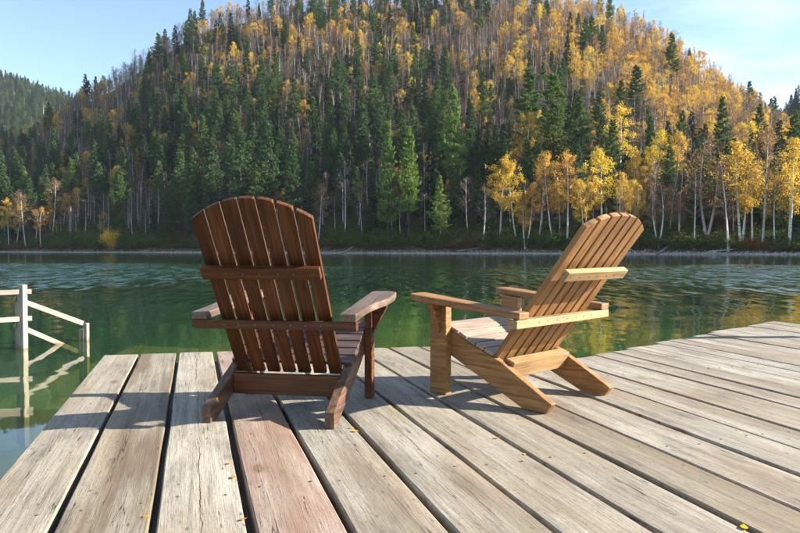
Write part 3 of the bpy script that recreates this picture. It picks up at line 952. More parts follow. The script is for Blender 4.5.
def scatter(name, label, points, protos):
    """points: (x, y, z, scale, scale_z, rotation, index)"""
    col = bpy.data.collections.new(name + "_set")
    for i, p in enumerate(protos):
        p.name = "%s_%02d" % (name, i)
        col.objects.link(p)
    me = bpy.data.meshes.new(name)
    me.from_pydata([p[:3] for p in points], [], [])
    for an, typ, key in (("sc", 'FLOAT_VECTOR', None), ("rot", 'FLOAT_VECTOR', None), ("idx", 'INT', None)):
        me.attributes.new(an, typ, 'POINT')
    me.attributes["sc"].data.foreach_set("vector", [c for p in points for c in (p[3], p[3], p[4])])
    me.attributes["rot"].data.foreach_set("vector", [c for p in points for c in (0.0, 0.0, p[5])])
    me.attributes["idx"].data.foreach_set("value", [p[6] for p in points])
    o = link(bpy.data.objects.new(name, me))
    ng = bpy.data.node_groups.new(name, 'GeometryNodeTree')
    ng.interface.new_socket("Geometry", in_out='INPUT', socket_type='NodeSocketGeometry')
    ng.interface.new_socket("Geometry", in_out='OUTPUT', socket_type='NodeSocketGeometry')
    gi, go = ng.nodes.new("NodeGroupInput"), ng.nodes.new("NodeGroupOutput")
    ip = ng.nodes.new("GeometryNodeInstanceOnPoints")
    ci = ng.nodes.new("GeometryNodeCollectionInfo")
    ci.inputs["Collection"].default_value = col
    ci.inputs["Separate Children"].default_value = True
    ci.inputs["Reset Children"].default_value = True
    ip.inputs["Pick Instance"].default_value = True
    def na(n, t):
        a = ng.nodes.new("GeometryNodeInputNamedAttribute"); a.data_type = t
        a.inputs["Name"].default_value = n
        return a.outputs["Attribute"]
    ng.links.new(gi.outputs[0], ip.inputs["Points"])
    ng.links.new(ci.outputs[0], ip.inputs["Instance"])
    ng.links.new(na("idx", 'INT'), ip.inputs["Instance Index"])
    e2r = ng.nodes.new("FunctionNodeEulerToRotation")
    ng.links.new(na("rot", 'FLOAT_VECTOR'), e2r.inputs[0])
    ng.links.new(e2r.outputs[0], ip.inputs["Rotation"])
    ng.links.new(na("sc", 'FLOAT_VECTOR'), ip.inputs["Scale"])
    ng.links.new(ip.outputs[0], go.inputs[0])
    md = o.modifiers.new("scatter", 'NODES'); md.node_group = ng
    tag(o, label, kind="stuff")
    return o

protos, start = [], {}
for k in ('pine', 'fir', 'gold', 'tan', 'bare', 'larch'):
    start[k] = len(protos)
    for (T, C, H) in PROTO[k]: protos.append(proto_object((T, C), k))
pts = []
for k, X, Y, Z, h, u, t in rest:
    v = rng.randrange(len(PROTO[k])); s = h / PROTO[k][v][2]
    pts.append((X, Y, Z, s * rng.uniform(0.85, 1.15), s, rng.uniform(0, 6.28), start[k] + v))
scatter("hillside_forest", "mixed forest of dark conifers and autumn birches covering the hill", pts, protos)

# far woods
pts = []
fp = [proto_object(PROTO['fir'][0][:2], 'f'), proto_object(PROTO['fir'][1][:2], 'f'), proto_object(PROTO['pine'][0][:2], 'p'), proto_object(PROTO['bare'][0][:2], 'b')]
for _ in range(5200):
    u = r2.uniform(-220, 130); t = r2.uniform(0.3, 1.05)
    x, y, z = far_left(u, t)
    s = r2.uniform(0.7, 1.15)
    pts.append((x, y, z - 0.3, s * 1.3, s, r2.uniform(0, 6.28), r2.choice((0, 0, 1, 1, 2, 2, 3))))
for _ in range(700):
    u = r2.uniform(745, 950); t = r2.uniform(0.3, 1.05)
    x, y, z = far_right(u, t)
    s = r2.uniform(0.7, 1.1)
    pts.append((x, y, z - 0.3, s * 1.25, s, r2.uniform(0, 6.28), r2.choice((0, 0, 1, 1, 2))))
scatter("distant_forest", "dense dark conifer forest covering the distant hills", pts, fp)

# undergrowth
pts = []
ug = [proto_object(PROTO['shrub'][i][:2], 's') for i in range(3)] + [proto_object(PROTO['rust'][i][:2], 'r') for i in range(2)] + [proto_object(PROTO['brush'][i][:2], 'b') for i in range(2)]
for _ in range(9000):
    u = r2.uniform(-60, 880)
    t = r2.random() ** 1.6 * 0.95 + 0.012
    ys, yr = interp(u, U_S, Y_S), interp(u, U_R, Y_R)
    Y = ys + t * (yr - ys)
    X = (u - 400) / FPX * Y
    nz = noise.noise(Vector((X * 0.045, Y * 0.045, 5.5)))
    q = r2.random() + nz * 0.7
    idx = r2.randrange(3) if q < 0.5 else (5 + r2.randrange(2) if q < 0.93 else 3 + r2.randrange(2))
    s = r2.uniform(0.5, 1.25)
    if t < 0.06 and idx < 3: s *= 1.5
    pts.append((X, Y, ground(X, Y) - 0.1, s * 1.2, s, r2.uniform(0, 6.28), idx))
for (ua, ub, n, sc) in ((55, 165, 300, 2.3), (330, 380, 120, 1.8), (650, 690, 60, 1.8), (420, 470, 60, 1.6)):
    for _ in range(n):
        u = r2.uniform(ua, ub); ys = interp(u, U_S, Y_S)
        Y = ys + r2.uniform(2.5, 16); X = (u - 400) / FPX * Y
        s = sc * r2.uniform(0.6, 1.15)
        if abs(u - 110) < 8 and Y < ys + 12: continue
        pts.append((X, Y, ground(X, Y) - 0.1, s, s * 0.9, r2.uniform(0, 6.28), r2.randrange(3)))
for _ in range(2600):
    u = r2.uniform(-40, 850); ys = interp(u, U_S, Y_S)
    Y = ys + r2.uniform(1.6, 10); X = (u - 400) / FPX * Y
    nz = noise.noise(Vector((X * 0.06, Y * 0.06, 8.5)))
    q = r2.random() + nz
    s = r2.uniform(0.25, 0.75) * (1 + 0.8 * max(0, nz))
    if abs(u - 110) < 8: continue
    pts.append((X, Y, ground(X, Y) - 0.08, s * 1.3, s, r2.uniform(0, 6.28), r2.randrange(3) if q < 0.6 else 5 + r2.randrange(2) if q < 0.95 else 3 + r2.randrange(2)))
scatter("undergrowth", "green and rusty undergrowth covering the forest floor", pts, ug)

# shore stones
nt = NT("shore_stone")
oi = nt.n("ObjectInfo"); tc = nt.n("TexCoord").outputs["Object"]
c = nt.ramp(oi.outputs["Random"], [(0.0, (0.26, 0.25, 0.23)), (0.5, (0.42, 0.40, 0.37)), (1.0, (0.58, 0.56, 0.52))])
c = nt.mix(1.0, c, nt.ramp(nt.noise(tc, 3.0, 4, 0.6), [(0.3, 0.6), (0.7, 1.1)]), 'MULTIPLY')
M['stone'] = nt.done(nt.principled(c, 0.85, None, 0.3))
sp = []
for s in range(3):
    bm = bmesh.new()
    bmesh.ops.create_icosphere(bm, subdivisions=2, radius=0.5)
    rr = random.Random(900 + s)
    o3 = Vector((rr.random() * 9, rr.random() * 9, rr.random() * 9))
    for v in bm.verts:
        v.co *= 1 + 0.5 * noise.noise(v.co * 2.2 + o3)
        v.co.z *= 0.6
    me = bpy.data.meshes.new("stone"); bm.to_mesh(me); bm.free(); me.materials.append(M['stone'])
    sp.append(bpy.data.objects.new("stone", me))
pts = []
for _ in range(4200):
    u = r2.uniform(-40, 860); ys = interp(u, U_S, Y_S)
    Y = ys + r2.gauss(0.5, 0.6); X = (u - 400) / FPX * Y
    big = 1.0 if not (585 < u < 645 or 675 < u < 725) else 1.7
    s = abs(r2.gauss(0.12, 0.11)) * big + 0.07
    pts.append((X, Y, ground(X, Y) + 0.05 * s, s, s, r2.uniform(0, 6.28), r2.randrange(3)))
scatter("shore_stones", "pale grey stones along the far waterline", pts, sp)

# fallen trunks on the far bank
def fallen_trunk(u, dy, L, ang, label):
    ys = interp(u, U_S, Y_S); Y = ys + dy; X = (u - 400) / FPX * Y
    G_ = Geo(); r = random.Random(int(u))
    d = Vector((math.cos(ang), math.sin(ang), 0))
    pts_ = []
    for k in range(7):
        p = Vector((X, Y, 0)) + d * L * (k / 6 - 0.5)
        pts_.append(Vector((p.x, p.y, ground(p.x, p.y) + 0.22 + 0.10 * k / 6 + r.uniform(-.05, .05))) - Vector((X, Y, ground(X, Y))))
    G_.tube(pts_, [0.2, 0.19, 0.17, 0.15, 0.12, 0.09, 0.05], 7, True)
    for k in range(5):
        b = pts_[2 + k // 2]; G_.tube([b, b + Vector((r.uniform(-.5, .5), r.uniform(-.6, .2), r.uniform(.3, 1.0)))], [0.04, 0.012], 4)
    o = link(bpy.data.objects.new("driftwood_log", G_.mesh("driftwood_log", M['drift'])))
    o.location = (X, Y, ground(X, Y))
    tag(o, label, "log", "fallen trunks on the far bank")
M['drift'] = bark_material("driftwood", (0.34, 0.31, 0.28), (0.52, 0.49, 0.45))
fallen_trunk(350, 1.8, 8, 0.3, "grey fallen trunk on the shore right of the dark chair top")
fallen_trunk(470, 1.6, 7, -0.25, "grey fallen trunk on the shore midway between the chairs")
fallen_trunk(665, 2.0, 6, 0.5, "grey fallen trunk on the shore right of the pale chair top")
fallen_trunk(725, 1.7, 7, -0.4, "grey fallen trunk on the shore below the big yellow birch")
fallen_trunk(150, 1.8, 9, 0.2, "grey fallen trunk on the shore left of the dark chair")

# ------------------------------------------------------------------ air
hz = NT("haze")
pv = hz.n("VolumePrincipled")
pv.inputs["Color"].default_value = (0.70, 0.84, 1.0, 1)
pv.inputs["Density"].default_value = HAZE
pv.inputs["Anisotropy"].default_value = 0.0
hz.l(pv.outputs[0], hz.out.inputs["Volume"])
bm = bmesh.new(); bmesh.ops.create_cube(bm, size=1.0)
for v in bm.verts: v.co = Vector((v.co.x * 5200, (v.co.y + 0.5) * 3000 - 700, (v.co.z + 0.5) * 560 - 16))
me = bpy.data.meshes.new("haze"); bm.to_mesh(me); bm.free(); me.materials.append(hz.m)
tag(link(bpy.data.objects.new("haze", me)), "thin blue autumn air over the lake", kind="stuff")

# ------------------------------------------------------------------ the dock
TH = R(-17.55)
DV = Vector((math.sin(TH), math.cos(TH), 0))          # along the planks, away from the viewer
UV = Vector((math.cos(TH), -math.sin(TH), 0))         # across, to the right
OFF = [-0.658, -0.392, -0.118, 0.156, 0.422, 0.699, 0.972, 1.246, 1.507, 1.766, 2.047, 2.310, 2.553, 2.907, 3.109, 3.328, 3.542, 3.764, 3.960, 4.150, 4.390, 4.620, 4.800, 5.050, 5.290, 5.520, 5.710, 5.930, 6.160]
def end_at(off):
    if off < 2.04: return 5.384 + (off + 0.654) * (5.04 - 5.384) / (1.85 + 0.654)
    return 4.199 + (off - 2.793) * (5.612 - 4.199) / (5.947 - 2.793)
dock = empty("wooden_dock", (0, 0, 0), 0)
dock.matrix_world = Matrix.Translation((0, 0, DECK_Z)) @ Matrix(((DV.x, -UV.x, 0, 0), (DV.y, -UV.y, 0, 0), (0, 0, 1, 0), (0, 0, 0, 1)))
tag(dock, "weathered wooden dock of wide bleached planks on the lake", "dock")
NEAR = -2.2
gaps = [0.021] * 13 + [0.011] * 20
for i in range(len(OFF) - 1):
    a, b = OFF[i], OFF[i + 1]
    rr = random.Random(50 + i)
    gp = gaps[i] * rr.uniform(0.8, 1.35)
    hw = (b - a - gp) / 2
    c = (a + b) / 2 + rr.uniform(-0.002, 0.002)
    ln = 44
    verts, faces = [], []
    h = 0.052
    b1, b2 = 0.0015 / hw, 0.005 / hw
    prof = [(-1.0, -h), (-1.0, -0.005), (-1.0 + b1, -0.0018), (-1.0 + b2, 0.0), (-0.5, 0.0), (0.0, 0.0), (0.5, 0.0), (1.0 - b2, 0.0), (1.0 - b1, -0.0018), (1.0, -0.005), (1.0, -h)]
    n = len(prof)
    jit = rr.uniform(-0.012, 0.012) if c < 2.04 else rr.uniform(-0.03, 0.03)
    lift = rr.uniform(-0.0035, 0.0035)
    cup = rr.uniform(-0.003, 0.003)
    for k in range(ln + 1):
        q = k / ln
        for (sx, sz) in prof:
            e = end_at(c + sx * hw * (1.0 if c < 2.04 else 0.6)) + jit
            along = NEAR + (e - NEAR) * q
            wob = 0.0035 * noise.noise(Vector((along * 1.7, i * 3.1, 0.0 if sx < 0 else 7.0)))
            y = -(sx * hw + wob) 
            z = sz + lift + cup * (1 - sx * sx) + 0.003 * noise.noise(Vector((along * 0.9, sx * 1.5, i * 2.3)))
            verts.append((along - 1.0, y, z))
    for k in range(ln):
        for m in range(n - 1):
            p0 = k * n + m
            faces.append((p0, p0 + n, p0 + n + 1, p0 + 1))
        faces.append((k * n + n - 1, (k + 1) * n + n - 1, (k + 1) * n, k * n))
    faces.append(tuple(range(n)))
    faces.append(tuple(reversed(range(ln * n, ln * n + n))))
    pl = mesh_obj("plank", verts, faces, M['deck'], dock)
    pl.location = (1.0, -c, 0)
    pl["seed"] = float(i * 1.37 + 0.4)
    pl["red"] = {3: 0.5}.get(i, 0.0)
    pl["stain"] = {1: 0.85, 2: 0.2, 4: 0.5, 6: 0.3}.get(i, rr.choice((0.15, 0.3, 0.5)))
    pl["crack_y"] = {2: 0.0, 1: -0.05, 5: -0.02, 6: 0.03, 3: -0.02}.get(i, rr.uniform(-0.08, 0.08))
    pl["crack_w"] = {2: 0.0019, 5: 0.0017, 6: 0.0011, 3: 0.0011}.get(i, 0.0007)
    for p in pl.data.polygons: p.use_smooth = True
    pl.data.set_sharp_from_angle(angle=R(22))

vv = [Vector((0, 0, 0.0012))] + [Vector((0.0048 * math.cos(k * math.pi / 4), 0.0048 * math.sin(k * math.pi / 4), 0.0004)) for k in range(8)] + [Vector((0.0052 * math.cos(k * math.pi / 4), 0.0052 * math.sin(k * math.pi / 4), -0.004)) for k in range(8)]
ff = [(0, 1 + k, 1 + (k + 1) % 8) for k in range(8)] + [(1 + k, 9 + k, 9 + (k + 1) % 8, 1 + (k + 1) % 8) for k in range(8)]
nail_me = bpy.data.meshes.new("nail"); nail_me.from_pydata([tuple(v) for v in vv], [], ff)
nt = NT("rusty_nail"); nail_me.materials.append(nt.done(nt.principled((0.12, 0.085, 0.06), 0.7, None, 0.4)))
rn = random.Random(88)
for pl in [o for o in COL.objects if o.name.split(".")[0] == "plank"]:
    hwp = max(v.co.y for v in pl.data.vertices)
    for xa in (2.2, 3.55):
        for sd_ in (-1, 1):
            o = link(bpy.data.objects.new("nail", nail_me), pl)
            lx = xa - 1.0 + rn.uniform(-0.02, 0.02); ly = sd_ * (hwp - 0.045 + rn.uniform(-0.012, 0.012))
            zt = max((v.co for v in pl.data.vertices if v.co.z > -0.02), key=lambda c: -((c.x - lx) ** 2 + (c.y - ly) ** 2)).z
            o.location = (lx, ly, zt + 0.0012)

def bevel_box(bm, off, seg=2):
    bmesh.ops.bevel(bm, geom=list(bm.edges), offset=off, segments=seg, affect='EDGES', profile=0.6)

def board(name, parent, p0, p1, width, thick, up, mat, bev=0.004):
    """rectangular timber from p0 to p1; 'up' is roughly the direction of its thickness"""
    p0, p1, up = Vector(p0), Vector(p1), Vector(up)
    x = (p1 - p0).normalized(); y = up.cross(x).normalized(); z = x.cross(y)
    L = (p1 - p0).length
    bm = bmesh.new()
    bmesh.ops.create_cube(bm, size=1.0)
    for v in bm.verts: v.co = Vector((v.co.x * L, v.co.y * width, v.co.z * thick))
    if bev: bevel_box(bm, bev)
    me = bpy.data.meshes.new(name); bm.to_mesh(me); bm.free(); me.materials.append(mat)
    o = link(bpy.data.objects.new(name, me), parent)
    mid = (p0 + p1) / 2
    o.matrix_local = Matrix(((x.x, y.x, z.x, mid.x), (x.y, y.y, z.y, mid.y), (x.z, y.z, z.z, mid.z), (0, 0, 0, 1)))
    return o

def prism(name, parent, pts, thick, origin, ex, ey, mat, bev=0.004):
    """polygon pts in the (ex, ey) plane at origin, extruded by thick along ex x ey"""
    ex, ey, origin = Vector(ex).normalized(), Vector(ey).normalized(), Vector(origin)
    ez = ex.cross(ey)
    bm = bmesh.new()
    lo = [bm.verts.new((x, y, 0)) for x, y in pts]
    hi = [bm.verts.new((x, y, thick)) for x, y in pts]
    bm.faces.new(list(reversed(lo))); bm.faces.new(hi)
    n = len(pts)
    for i in range(n):
        bm.faces.new((lo[i], lo[(i + 1) % n], hi[(i + 1) % n], hi[i]))
    bmesh.ops.recalc_face_normals(bm, faces=list(bm.faces))
    if bev:
        sharp = [e for e in bm.edges if len(e.link_faces) == 2 and e.calc_face_angle(0) > R(25)]
        bmesh.ops.bevel(bm, geom=sharp, offset=bev, segments=2, affect='EDGES', profile=0.6)
    me = bpy.data.meshes.new(name); bm.to_mesh(me); bm.free(); me.materials.append(mat)
    o = link(bpy.data.objects.new(name, me), parent)
    o.matrix_local = Matrix(((ex.x, ey.x, ez.x, origin.x), (ex.y, ey.y, ez.y, origin.y), (ex.z, ey.z, ez.z, origin.z), (0, 0, 0, 1)))
    return o

# joists and piles carrying the deck (in dock coordinates: x along, y to the left)
for xa in (-1.6, 0.3, 2.2, 3.55):
    board("joist", dock, (xa, 0.62, -0.197), (xa, -6.1, -0.197), 0.09, 0.14, (0, 0, 1), M['wet_wood'])
board("joist", dock, (4.85, 0.60, -0.197), (4.85, -2.0, -0.197), 0.09, 0.14, (0, 0, 1), M['wet_wood'])
for xa, ya in ((4.7, 0.35), (2.05, 0.35), (0.15, 0.35), (4.7, -1.6), (3.4, -3.0), (3.4, -5.5), (0.15, -3.0), (0.15, -5.6)):
    board("pile", dock, (xa, ya, -0.270), (xa, ya, -2.6), 0.14, 0.14, (1, 0, 0), M['wet_wood'])

# strips added under the seams so that the gaps read dark
for i, of in enumerate(OFF[1:-1]):
    e0 = min(end_at(of - 0.02), end_at(of + 0.02)) - 0.12
    board("gap_dark_strip", dock, (NEAR + 0.1, -of, -0.0885), (e0, -of, -0.0885), 0.11, 0.068, (0, 0, 1), M['wet_wood'], 0)

# unseen post added as the assumed caster of the shadow across the planks
mp = empty("unseen_post", (4.85, 6.02, 0), 0.2)
tag(mp, "unseen wooden post assumed beside the right edge of the dock", "post")
board("shaft", mp, (0, 0, -2.0), (0, 0, 1.46), 0.13, 0.13, (1, 0, 0), M['wet_wood'], 0.012)
board("cap", mp, (0, 0, 1.462), (0, 0, 1.49), 0.17, 0.17, (1, 0, 0), M['wet_wood'], 0.008)

# ------------------------------------------------------------------ chairs (local: x right, y forward, z up)
def chair(name, label, loc, yaw, P):
    e = empty(name, (loc[0], loc[1], DECK_Z + 0.002), yaw)
    tag(e, label, "chair", "garden chairs on the dock")
    m, mt, ms = P['mat'], P['arm_mat'], P['seat_mat']
    w = P['w'] / 2; t = P['t']
    # side rails
    for s in (-1, 1):
        x0 = -w if s < 0 else w - t
        prism("side_rail", e, P['rail'], t, (x0, 0, 0), (0, 1, 0), (0, 0, 1), P['side_mat'], 0.004)
    # back geometry
    a = P['ang']; zL, by = P['zL'], P['by']
    bd = Vector((0, -math.sin(a), math.cos(a)))          # up along the back
    bn = Vector((0, -math.cos(a), -math.sin(a)))         # rear normal
    B0 = Vector((0, by, zL))
    def bpt(x, s, off=0.0): return Vector((x, 0, 0)) + B0 + bd * s + bn * off
    n = P['slats']; bw = P['bw']; gap = P['gap']; st = P['st']
    pitch = bw / n
    top = P['top']; drop = P['drop']
    for i in range(n):
        xc = -bw / 2 + pitch * (i + 0.5)
        hw = (pitch - gap) / 2
        def crest(x): return top - drop * (abs(x) / (bw / 2)) ** P['pow']
        pts = [(-0.03, -hw), (crest(xc - hw), -hw), (crest(xc), 0.0), (crest(xc + hw), hw), (-0.03, hw)]
        # long axis = up the back
        prism("back_slat", e, pts, st, bpt(xc, 0) + bn * -st, bd, (1, 0, 0), m, 0.003)
    # rails across the back
    def sz(z): return (z - zL) / math.cos(a)
    su = sz(P['zU'])
    uh = P['uh']; ud = P['ud']
    board("upper_back_rail", e, bpt(-bw / 2 + 0.004, su - uh / 2, ud / 2 + 0.001), bpt(bw / 2 - 0.004, su - uh / 2, ud / 2 + 0.001), uh, ud, bn, P['rail_mat'], 0.004)
    zA = P['zA']; ah = P['ah']; ad = P['ad']; aro = P['aro']
    yA = bpt(0, sz(zA - ah)).y - 0.004                    # rear face of the slats at the underside of the rail
    board("arm_rail", e, (-aro, yA - ad / 2, zA - ah / 2), (aro, yA - ad / 2, zA - ah / 2), ad, ah, (0, 0, 1), P['rail_mat'], 0.004)
    def screw(p, nrm):
        nrm = Vector(nrm).normalized(); x = nrm.orthogonal().normalized(); y = nrm.cross(x)
        vv = [Vector((0, 0, 0.0012))] + [Vector((0.0048 * math.cos(k * math.pi / 5), 0.0048 * math.sin(k * math.pi / 5), 0.0009)) for k in range(10)] + [Vector((0.0052 * math.cos(k * math.pi / 5), 0.0052 * math.sin(k * math.pi / 5), -0.002)) for k in range(10)]
        ff = [(0, 1 + k, 1 + (k + 1) % 10) for k in range(10)] + [(1 + k, 11 + k, 11 + (k + 1) % 10, 1 + (k + 1) % 10) for k in range(10)]
        ob = mesh_obj("screw", vv, ff, M['screw'], e)
        p = Vector(p)
        ob.matrix_local = Matrix(((x.x, y.x, nrm.x, p.x), (x.y, y.y, nrm.y, p.y), (x.z, y.z, nrm.z, p.z), (0, 0, 0, 1)))
    for i in range(n):
        xc = -bw / 2 + pitch * (i + 0.5)
        screw((xc + 0.008 * math.sin(i * 5), yA - ad, zA - ah * 0.5), (0, -1, 0))
        screw(bpt(xc - 0.006 * math.sin(i * 3), su - uh * 0.5, ud + 0.001), bn)
    # low rail between the side rails
    lp = P['low']
    board("low_rail", e, (-w + t + 0.001, lp[0], lp[1]), (w - t - 0.001, lp[0], lp[1]), P['low_h'], P['low_t'], (0, math.cos(P['low_a']), math.sin(P['low_a'])), P['rail_mat'], 0.004)
    # front legs with brackets
    fy, ld, lt = P['fy'], P['ld'], P['lt']
    sl = P['slope']
    yr = yA - ad - 0.004
    aL = P['afy'] - yr
    armz = lambda y: zA + 0.001 + sl * (y - yr) / aL       # underside of the arm
    for s in (-1, 1):
        x0 = (w + 0.001) if s > 0 else -(w + 0.001) - lt
        zt0, zt1 = armz(fy) - 0.002, armz(fy + ld) - 0.002
        prism("front_leg", e, [(0, 0), (ld, 0), (ld, zt1), (0, zt0)], lt, (x0, fy, 0), (0, 1, 0), (0, 0, 1), m, 0.004)
        for zz in (0.27, 0.335):
            screw((x0 + lt if s > 0 else x0, fy + ld * (0.3 if zz < 0.3 else 0.68), zz), (s, 0, 0))
        yb = fy + ld * 0.5 - P['br_t'] / 2
        zb = armz(yb) - 0.003
        xo = x0 + lt + 0.001 if s > 0 else x0 - 0.001
        bx = P['br_x'] * s
        pts = [(0, 0), (bx, 0), (bx, -0.02), (bx * 0.55, -P['br_h'] * 0.5), (0, -P['br_h'])]
        prism("bracket", e, pts, P['br_t'], (xo, yb + P['br_t'], zb), (1, 0, 0), (0, 0, 1), m, 0.003)
    # arms
    ex = Vector((0, aL, sl)).normalized()
    LA = Vector((0, aL, sl)).length
    for s in (-1, 1):
        pts = [(q * LA, s * (x)) for q, x in P['arm']]
        o = Vector((0, yr, zA + 0.001))
        ob = prism("armrest", e, pts, P['arm_t'], o, ex, (1, 0, 0), mt, 0.006)
        # ex x X points down: lift the board so its underside rests on rail and leg
        nz = Vector((1, 0, 0)).cross(ex)
        ob.location = o + nz * P['arm_t']
    # seat slats along the top of the side rails
    sp = P['seat']
    tot = sum((Vector(sp[i + 1]) - Vector(sp[i])).length for i in range(len(sp) - 1))
    ns = P['nseat']; pw = tot / ns
    def along(d):
        for i in range(len(sp) - 1):
            A, Bq = Vector(sp[i]), Vector(sp[i + 1])
            L = (Bq - A).length
            if d <= L or i == len(sp) - 2: return A + (Bq - A) * (d / L)
            d -= L
    for i in range(ns):
        A = along(pw * i + 0.004); Bq = along(pw * (i + 1) - 0.004)
        mid = (A + Bq) / 2; dr = (Bq - A).normalized(); nn = Vector((-dr.y, dr.x))
        if nn.y < 0: nn = -nn
        c = mid + nn * (P['seat_t'] / 2 + 0.001)
        board("seat_slat", e, (-w + 0.002, c.x, c.y), (w - 0.002, c.x, c.y), (Bq - A).length, P['seat_t'], (0, nn.x, nn.y), ms, 0.003)
    return e

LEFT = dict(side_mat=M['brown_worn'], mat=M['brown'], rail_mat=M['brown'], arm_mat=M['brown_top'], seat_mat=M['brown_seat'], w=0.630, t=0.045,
    rail=[(0, 0), (0.055, 0), (0.66, 0.258), (0.69, 0.29), (0.69, 0.385), (0.0, 0.072)],
    ang=0.575, zL=0.20, by=0.274, slats=7, bw=0.556, gap=0.0165, st=0.022, top=0.95, drop=0.105, pow=2.0,
    zU=0.728, uh=0.060, ud=0.026, zA=0.468, ah=0.042, ad=0.045, aro=0.397,
    low=(0.262, 0.136), low_h=0.100, low_t=0.034, low_a=0.0,
    fy=0.60, ld=0.075, lt=0.040, slope=0.058, afy=0.834, br_t=0.035, br_x=0.075, br_h=0.16,
    arm=[(0, 0.397), (0, 0.322), (0.06, 0.318), (0.97, 0.312), (1.0, 0.325), (1.0, 0.425), (0.95, 0.455), (0.80, 0.462), (0.62, 0.450), (0.45, 0.42), (0.30, 0.402), (0.15, 0.397)],
    arm_t=0.036, seat=[(0.335, 0.223), (0.70, 0.391)], nseat=6, seat_t=0.018)
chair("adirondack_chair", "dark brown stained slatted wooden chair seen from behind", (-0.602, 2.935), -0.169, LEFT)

RIGHT = dict(side_mat=M['gold'], mat=M['gold'], rail_mat=M['gold_light'], arm_mat=M['gold'], seat_mat=M['seat_pale'], w=0.603, t=0.042,
    rail=[(0, 0), (0.13, 0), (0.62, 0.215), (0.665, 0.25), (0.665, 0.362), (0.60, 0.345), (0.50, 0.300), (0.40, 0.262), (0.28, 0.222), (-0.035, 0.048)],
    ang=0.655, zL=0.226, by=0.276, slats=7, bw=0.585, gap=0.017, st=0.028, top=0.905, drop=0.085, pow=2.4,
    zU=0.706, uh=0.055, ud=0.034, zA=0.456, ah=0.042, ad=0.055, aro=0.435,
    low=(0.258, 0.180), low_h=0.095, low_t=0.055, low_a=0.35,
    fy=0.61, ld=0.120, lt=0.045, slope=0.062, afy=0.80, br_t=0.038, br_x=0.06, br_h=0.17,
    arm=[(0, 0.425), (0, 0.345), (0.1, 0.345), (0.92, 0.315), (1.0, 0.325), (1.0, 0.43), (0.97, 0.452), (0.82, 0.458), (0.5, 0.44), (0.2, 0.428)],
    arm_t=0.036, seat=[(0.325, 0.2395), (0.40, 0.264), (0.50, 0.302), (0.60, 0.347), (0.69, 0.372)], nseat=6, seat_t=0.02)
chair("adirondack_chair", "pale golden wooden chair turned towards the dark chair", (0.923, 3.365), 0.762, RIGHT)

# ------------------------------------------------------------------ stair handrail in the water at the left
hr = empty("handrail", (-4.62, 8.0, 0), 0)
tag(hr, "whitewashed wooden handrail descending into the lake left of the dock", "handrail")
Wm = M['white_wood']
q = Vector((0.40, 0.70, 0))            # run of the stair
sd = Vector((-0.87, 0.5, 0)).normalized()
board("post", hr, (0, 0, -1.2), (0, 0, 0.785), 0.078, 0.078, (0.2, 1, 0), Wm, 0.005)
board("post", hr, (-0.105, 0.10, -1.2), (-0.105, 0.10, 0.62), 0.06, 0.06, (0.2, 1, 0), Wm, 0.005)
rl = Vector((-0.95, -1.0, 0))
for zc in (0.70, 0.37):
    off = Vector((0.09, 0.09, 0)) * 0.55
    board("rail", hr, Vector((0.055, -0.0, zc)) + Vector((0.02, 0.062, 0)), Vector((-0.95, -1.0, zc)) + Vector((0.02, 0.062, 0)), 0.032, 0.058, (0, 0, 1), Wm, 0.004)
board("post", hr, (-0.93, -1.04, -1.2), (-0.93, -1.04, 0.785), 0.078, 0.078, (0.2, 1, 0), Wm, 0.005)
board("sloping_rail", hr, Vector((-0.085, -0.02, 0.62)), Vector((0.40, 0.69, 0.235)), 0.034, 0.062, (0, 0, 1), Wm, 0.004)
board("sloping_rail", hr, Vector((-0.085, -0.02, 0.30)), Vector((0.36, 0.62, -0.13)), 0.034, 0.058, (0, 0, 1), Wm, 0.004)
board("post", hr, (0.425, 0.73, -1.2), (0.425, 0.73, 0.235), 0.055, 0.055, (0.2, 1, 0), Wm, 0.005)
board("post", hr, (0.345, 0.76, -1.2), (0.345, 0.76, 0.15), 0.045, 0.045, (0.2, 1, 0), Wm, 0.005)

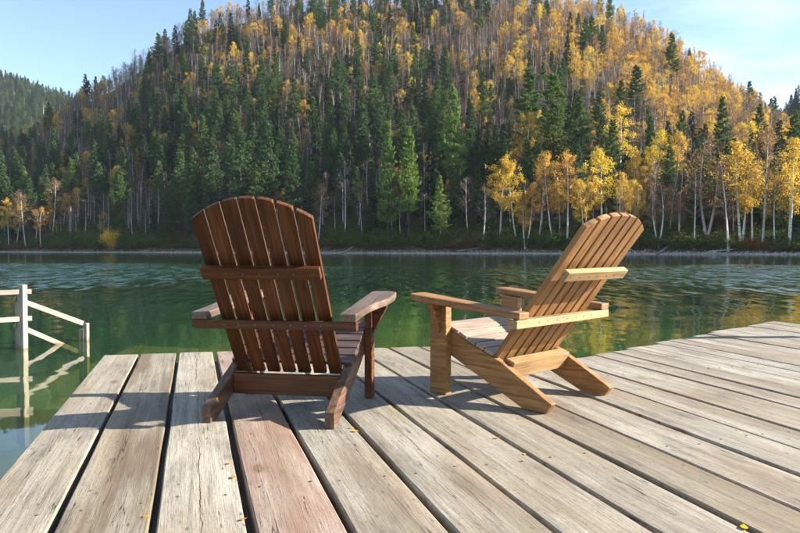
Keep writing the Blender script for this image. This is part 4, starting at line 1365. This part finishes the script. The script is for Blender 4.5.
# ------------------------------------------------------------------ fallen leaves on the planks
M['fallen'] = leaf_material("fallen_leaf", [(0.70, 0.46, 0.03), (0.74, 0.54, 0.04), (0.55, 0.27, 0.04)], 0.3, 30)
def fallen(u, v, size, rz, label, dz=0.003):
    p = on_plane(u, v, DECK_Z + dz)
    size *= 0.8
    vv, ff = [], []
    out = [(0, 0), (0.18, 0.26), (0.45, 0.34), (0.75, 0.2), (1.0, 0.0), (0.75, -0.2), (0.45, -0.34), (0.18, -0.26)]
    for x, y in out: vv.append(((x - 0.5) * size, y * size, (0.25 * y * y * 4 + 0.18 * (x - 0.5) ** 2 * 4) * size * 0.5))
    vv.append((0, 0, 0.001)); c = len(vv) - 1
    for k in range(8): ff.append((c, k, (k + 1) % 8))
    b = len(vv)
    for x, y in ((-0.5, 0.02), (-0.5, -0.02), (-0.85, -0.02), (-0.85, 0.02)): vv.append((x * size, y * size, 0.02 * size))
    ff.append((b, b + 1, b + 2, b + 3))
    o = mesh_obj("fallen_leaf", vv, ff, M['fallen'])
    o.location = p; o.rotation_euler = (rng.uniform(-.1, .1), rng.uniform(-.1, .1), rz)
    tag(o, label, "leaf", "fallen leaves on the dock")
fallen(230, 463, 0.035, 0.6, "yellow leaf at the seam below the dark chair, upper of two")
fallen(233.5, 477, 0.038, 2.1, "yellow leaf at the seam below the dark chair, lower of two")
fallen(355, 431, 0.045, 2.4, "yellow leaf in the seam right of the dark chair's rear foot")
fallen(352, 427.5, 0.03, 0.9, "tiny yellow leaf touching the one by the dark chair's foot")
fallen(497, 438, 0.035, 0.2, "yellow leaf in the seam in front of the pale chair's near foot")
fallen(524.5, 454, 0.025, 1.7, "small yellow leaf further down the seam before the pale chair")
fallen(744, 527, 0.04, 1.2, "orange leaf in the seam at the bottom right corner")
fallen(737, 430, 0.022, 1.2, "tiny orange leaf on the planks at the right")
fallen(146, 516, 0.03, 1.2, "brown orange leaf in the seam at the bottom left")
fallen(243.5, 519, 0.03, 0.5, "curled brown leaf in the seam near the bottom, below the two yellow leaves")
fallen(287, 424, 0.028, 2.2, "small yellow leaf in the seam under the dark chair")
fallen(612, 388.5, 0.024, 0.3, "tiny yellow leaf beside the pale chair's far rear foot")
fallen(216, 376, 0.025, 0.2, "small orange leaf in the seam left of the dark chair")
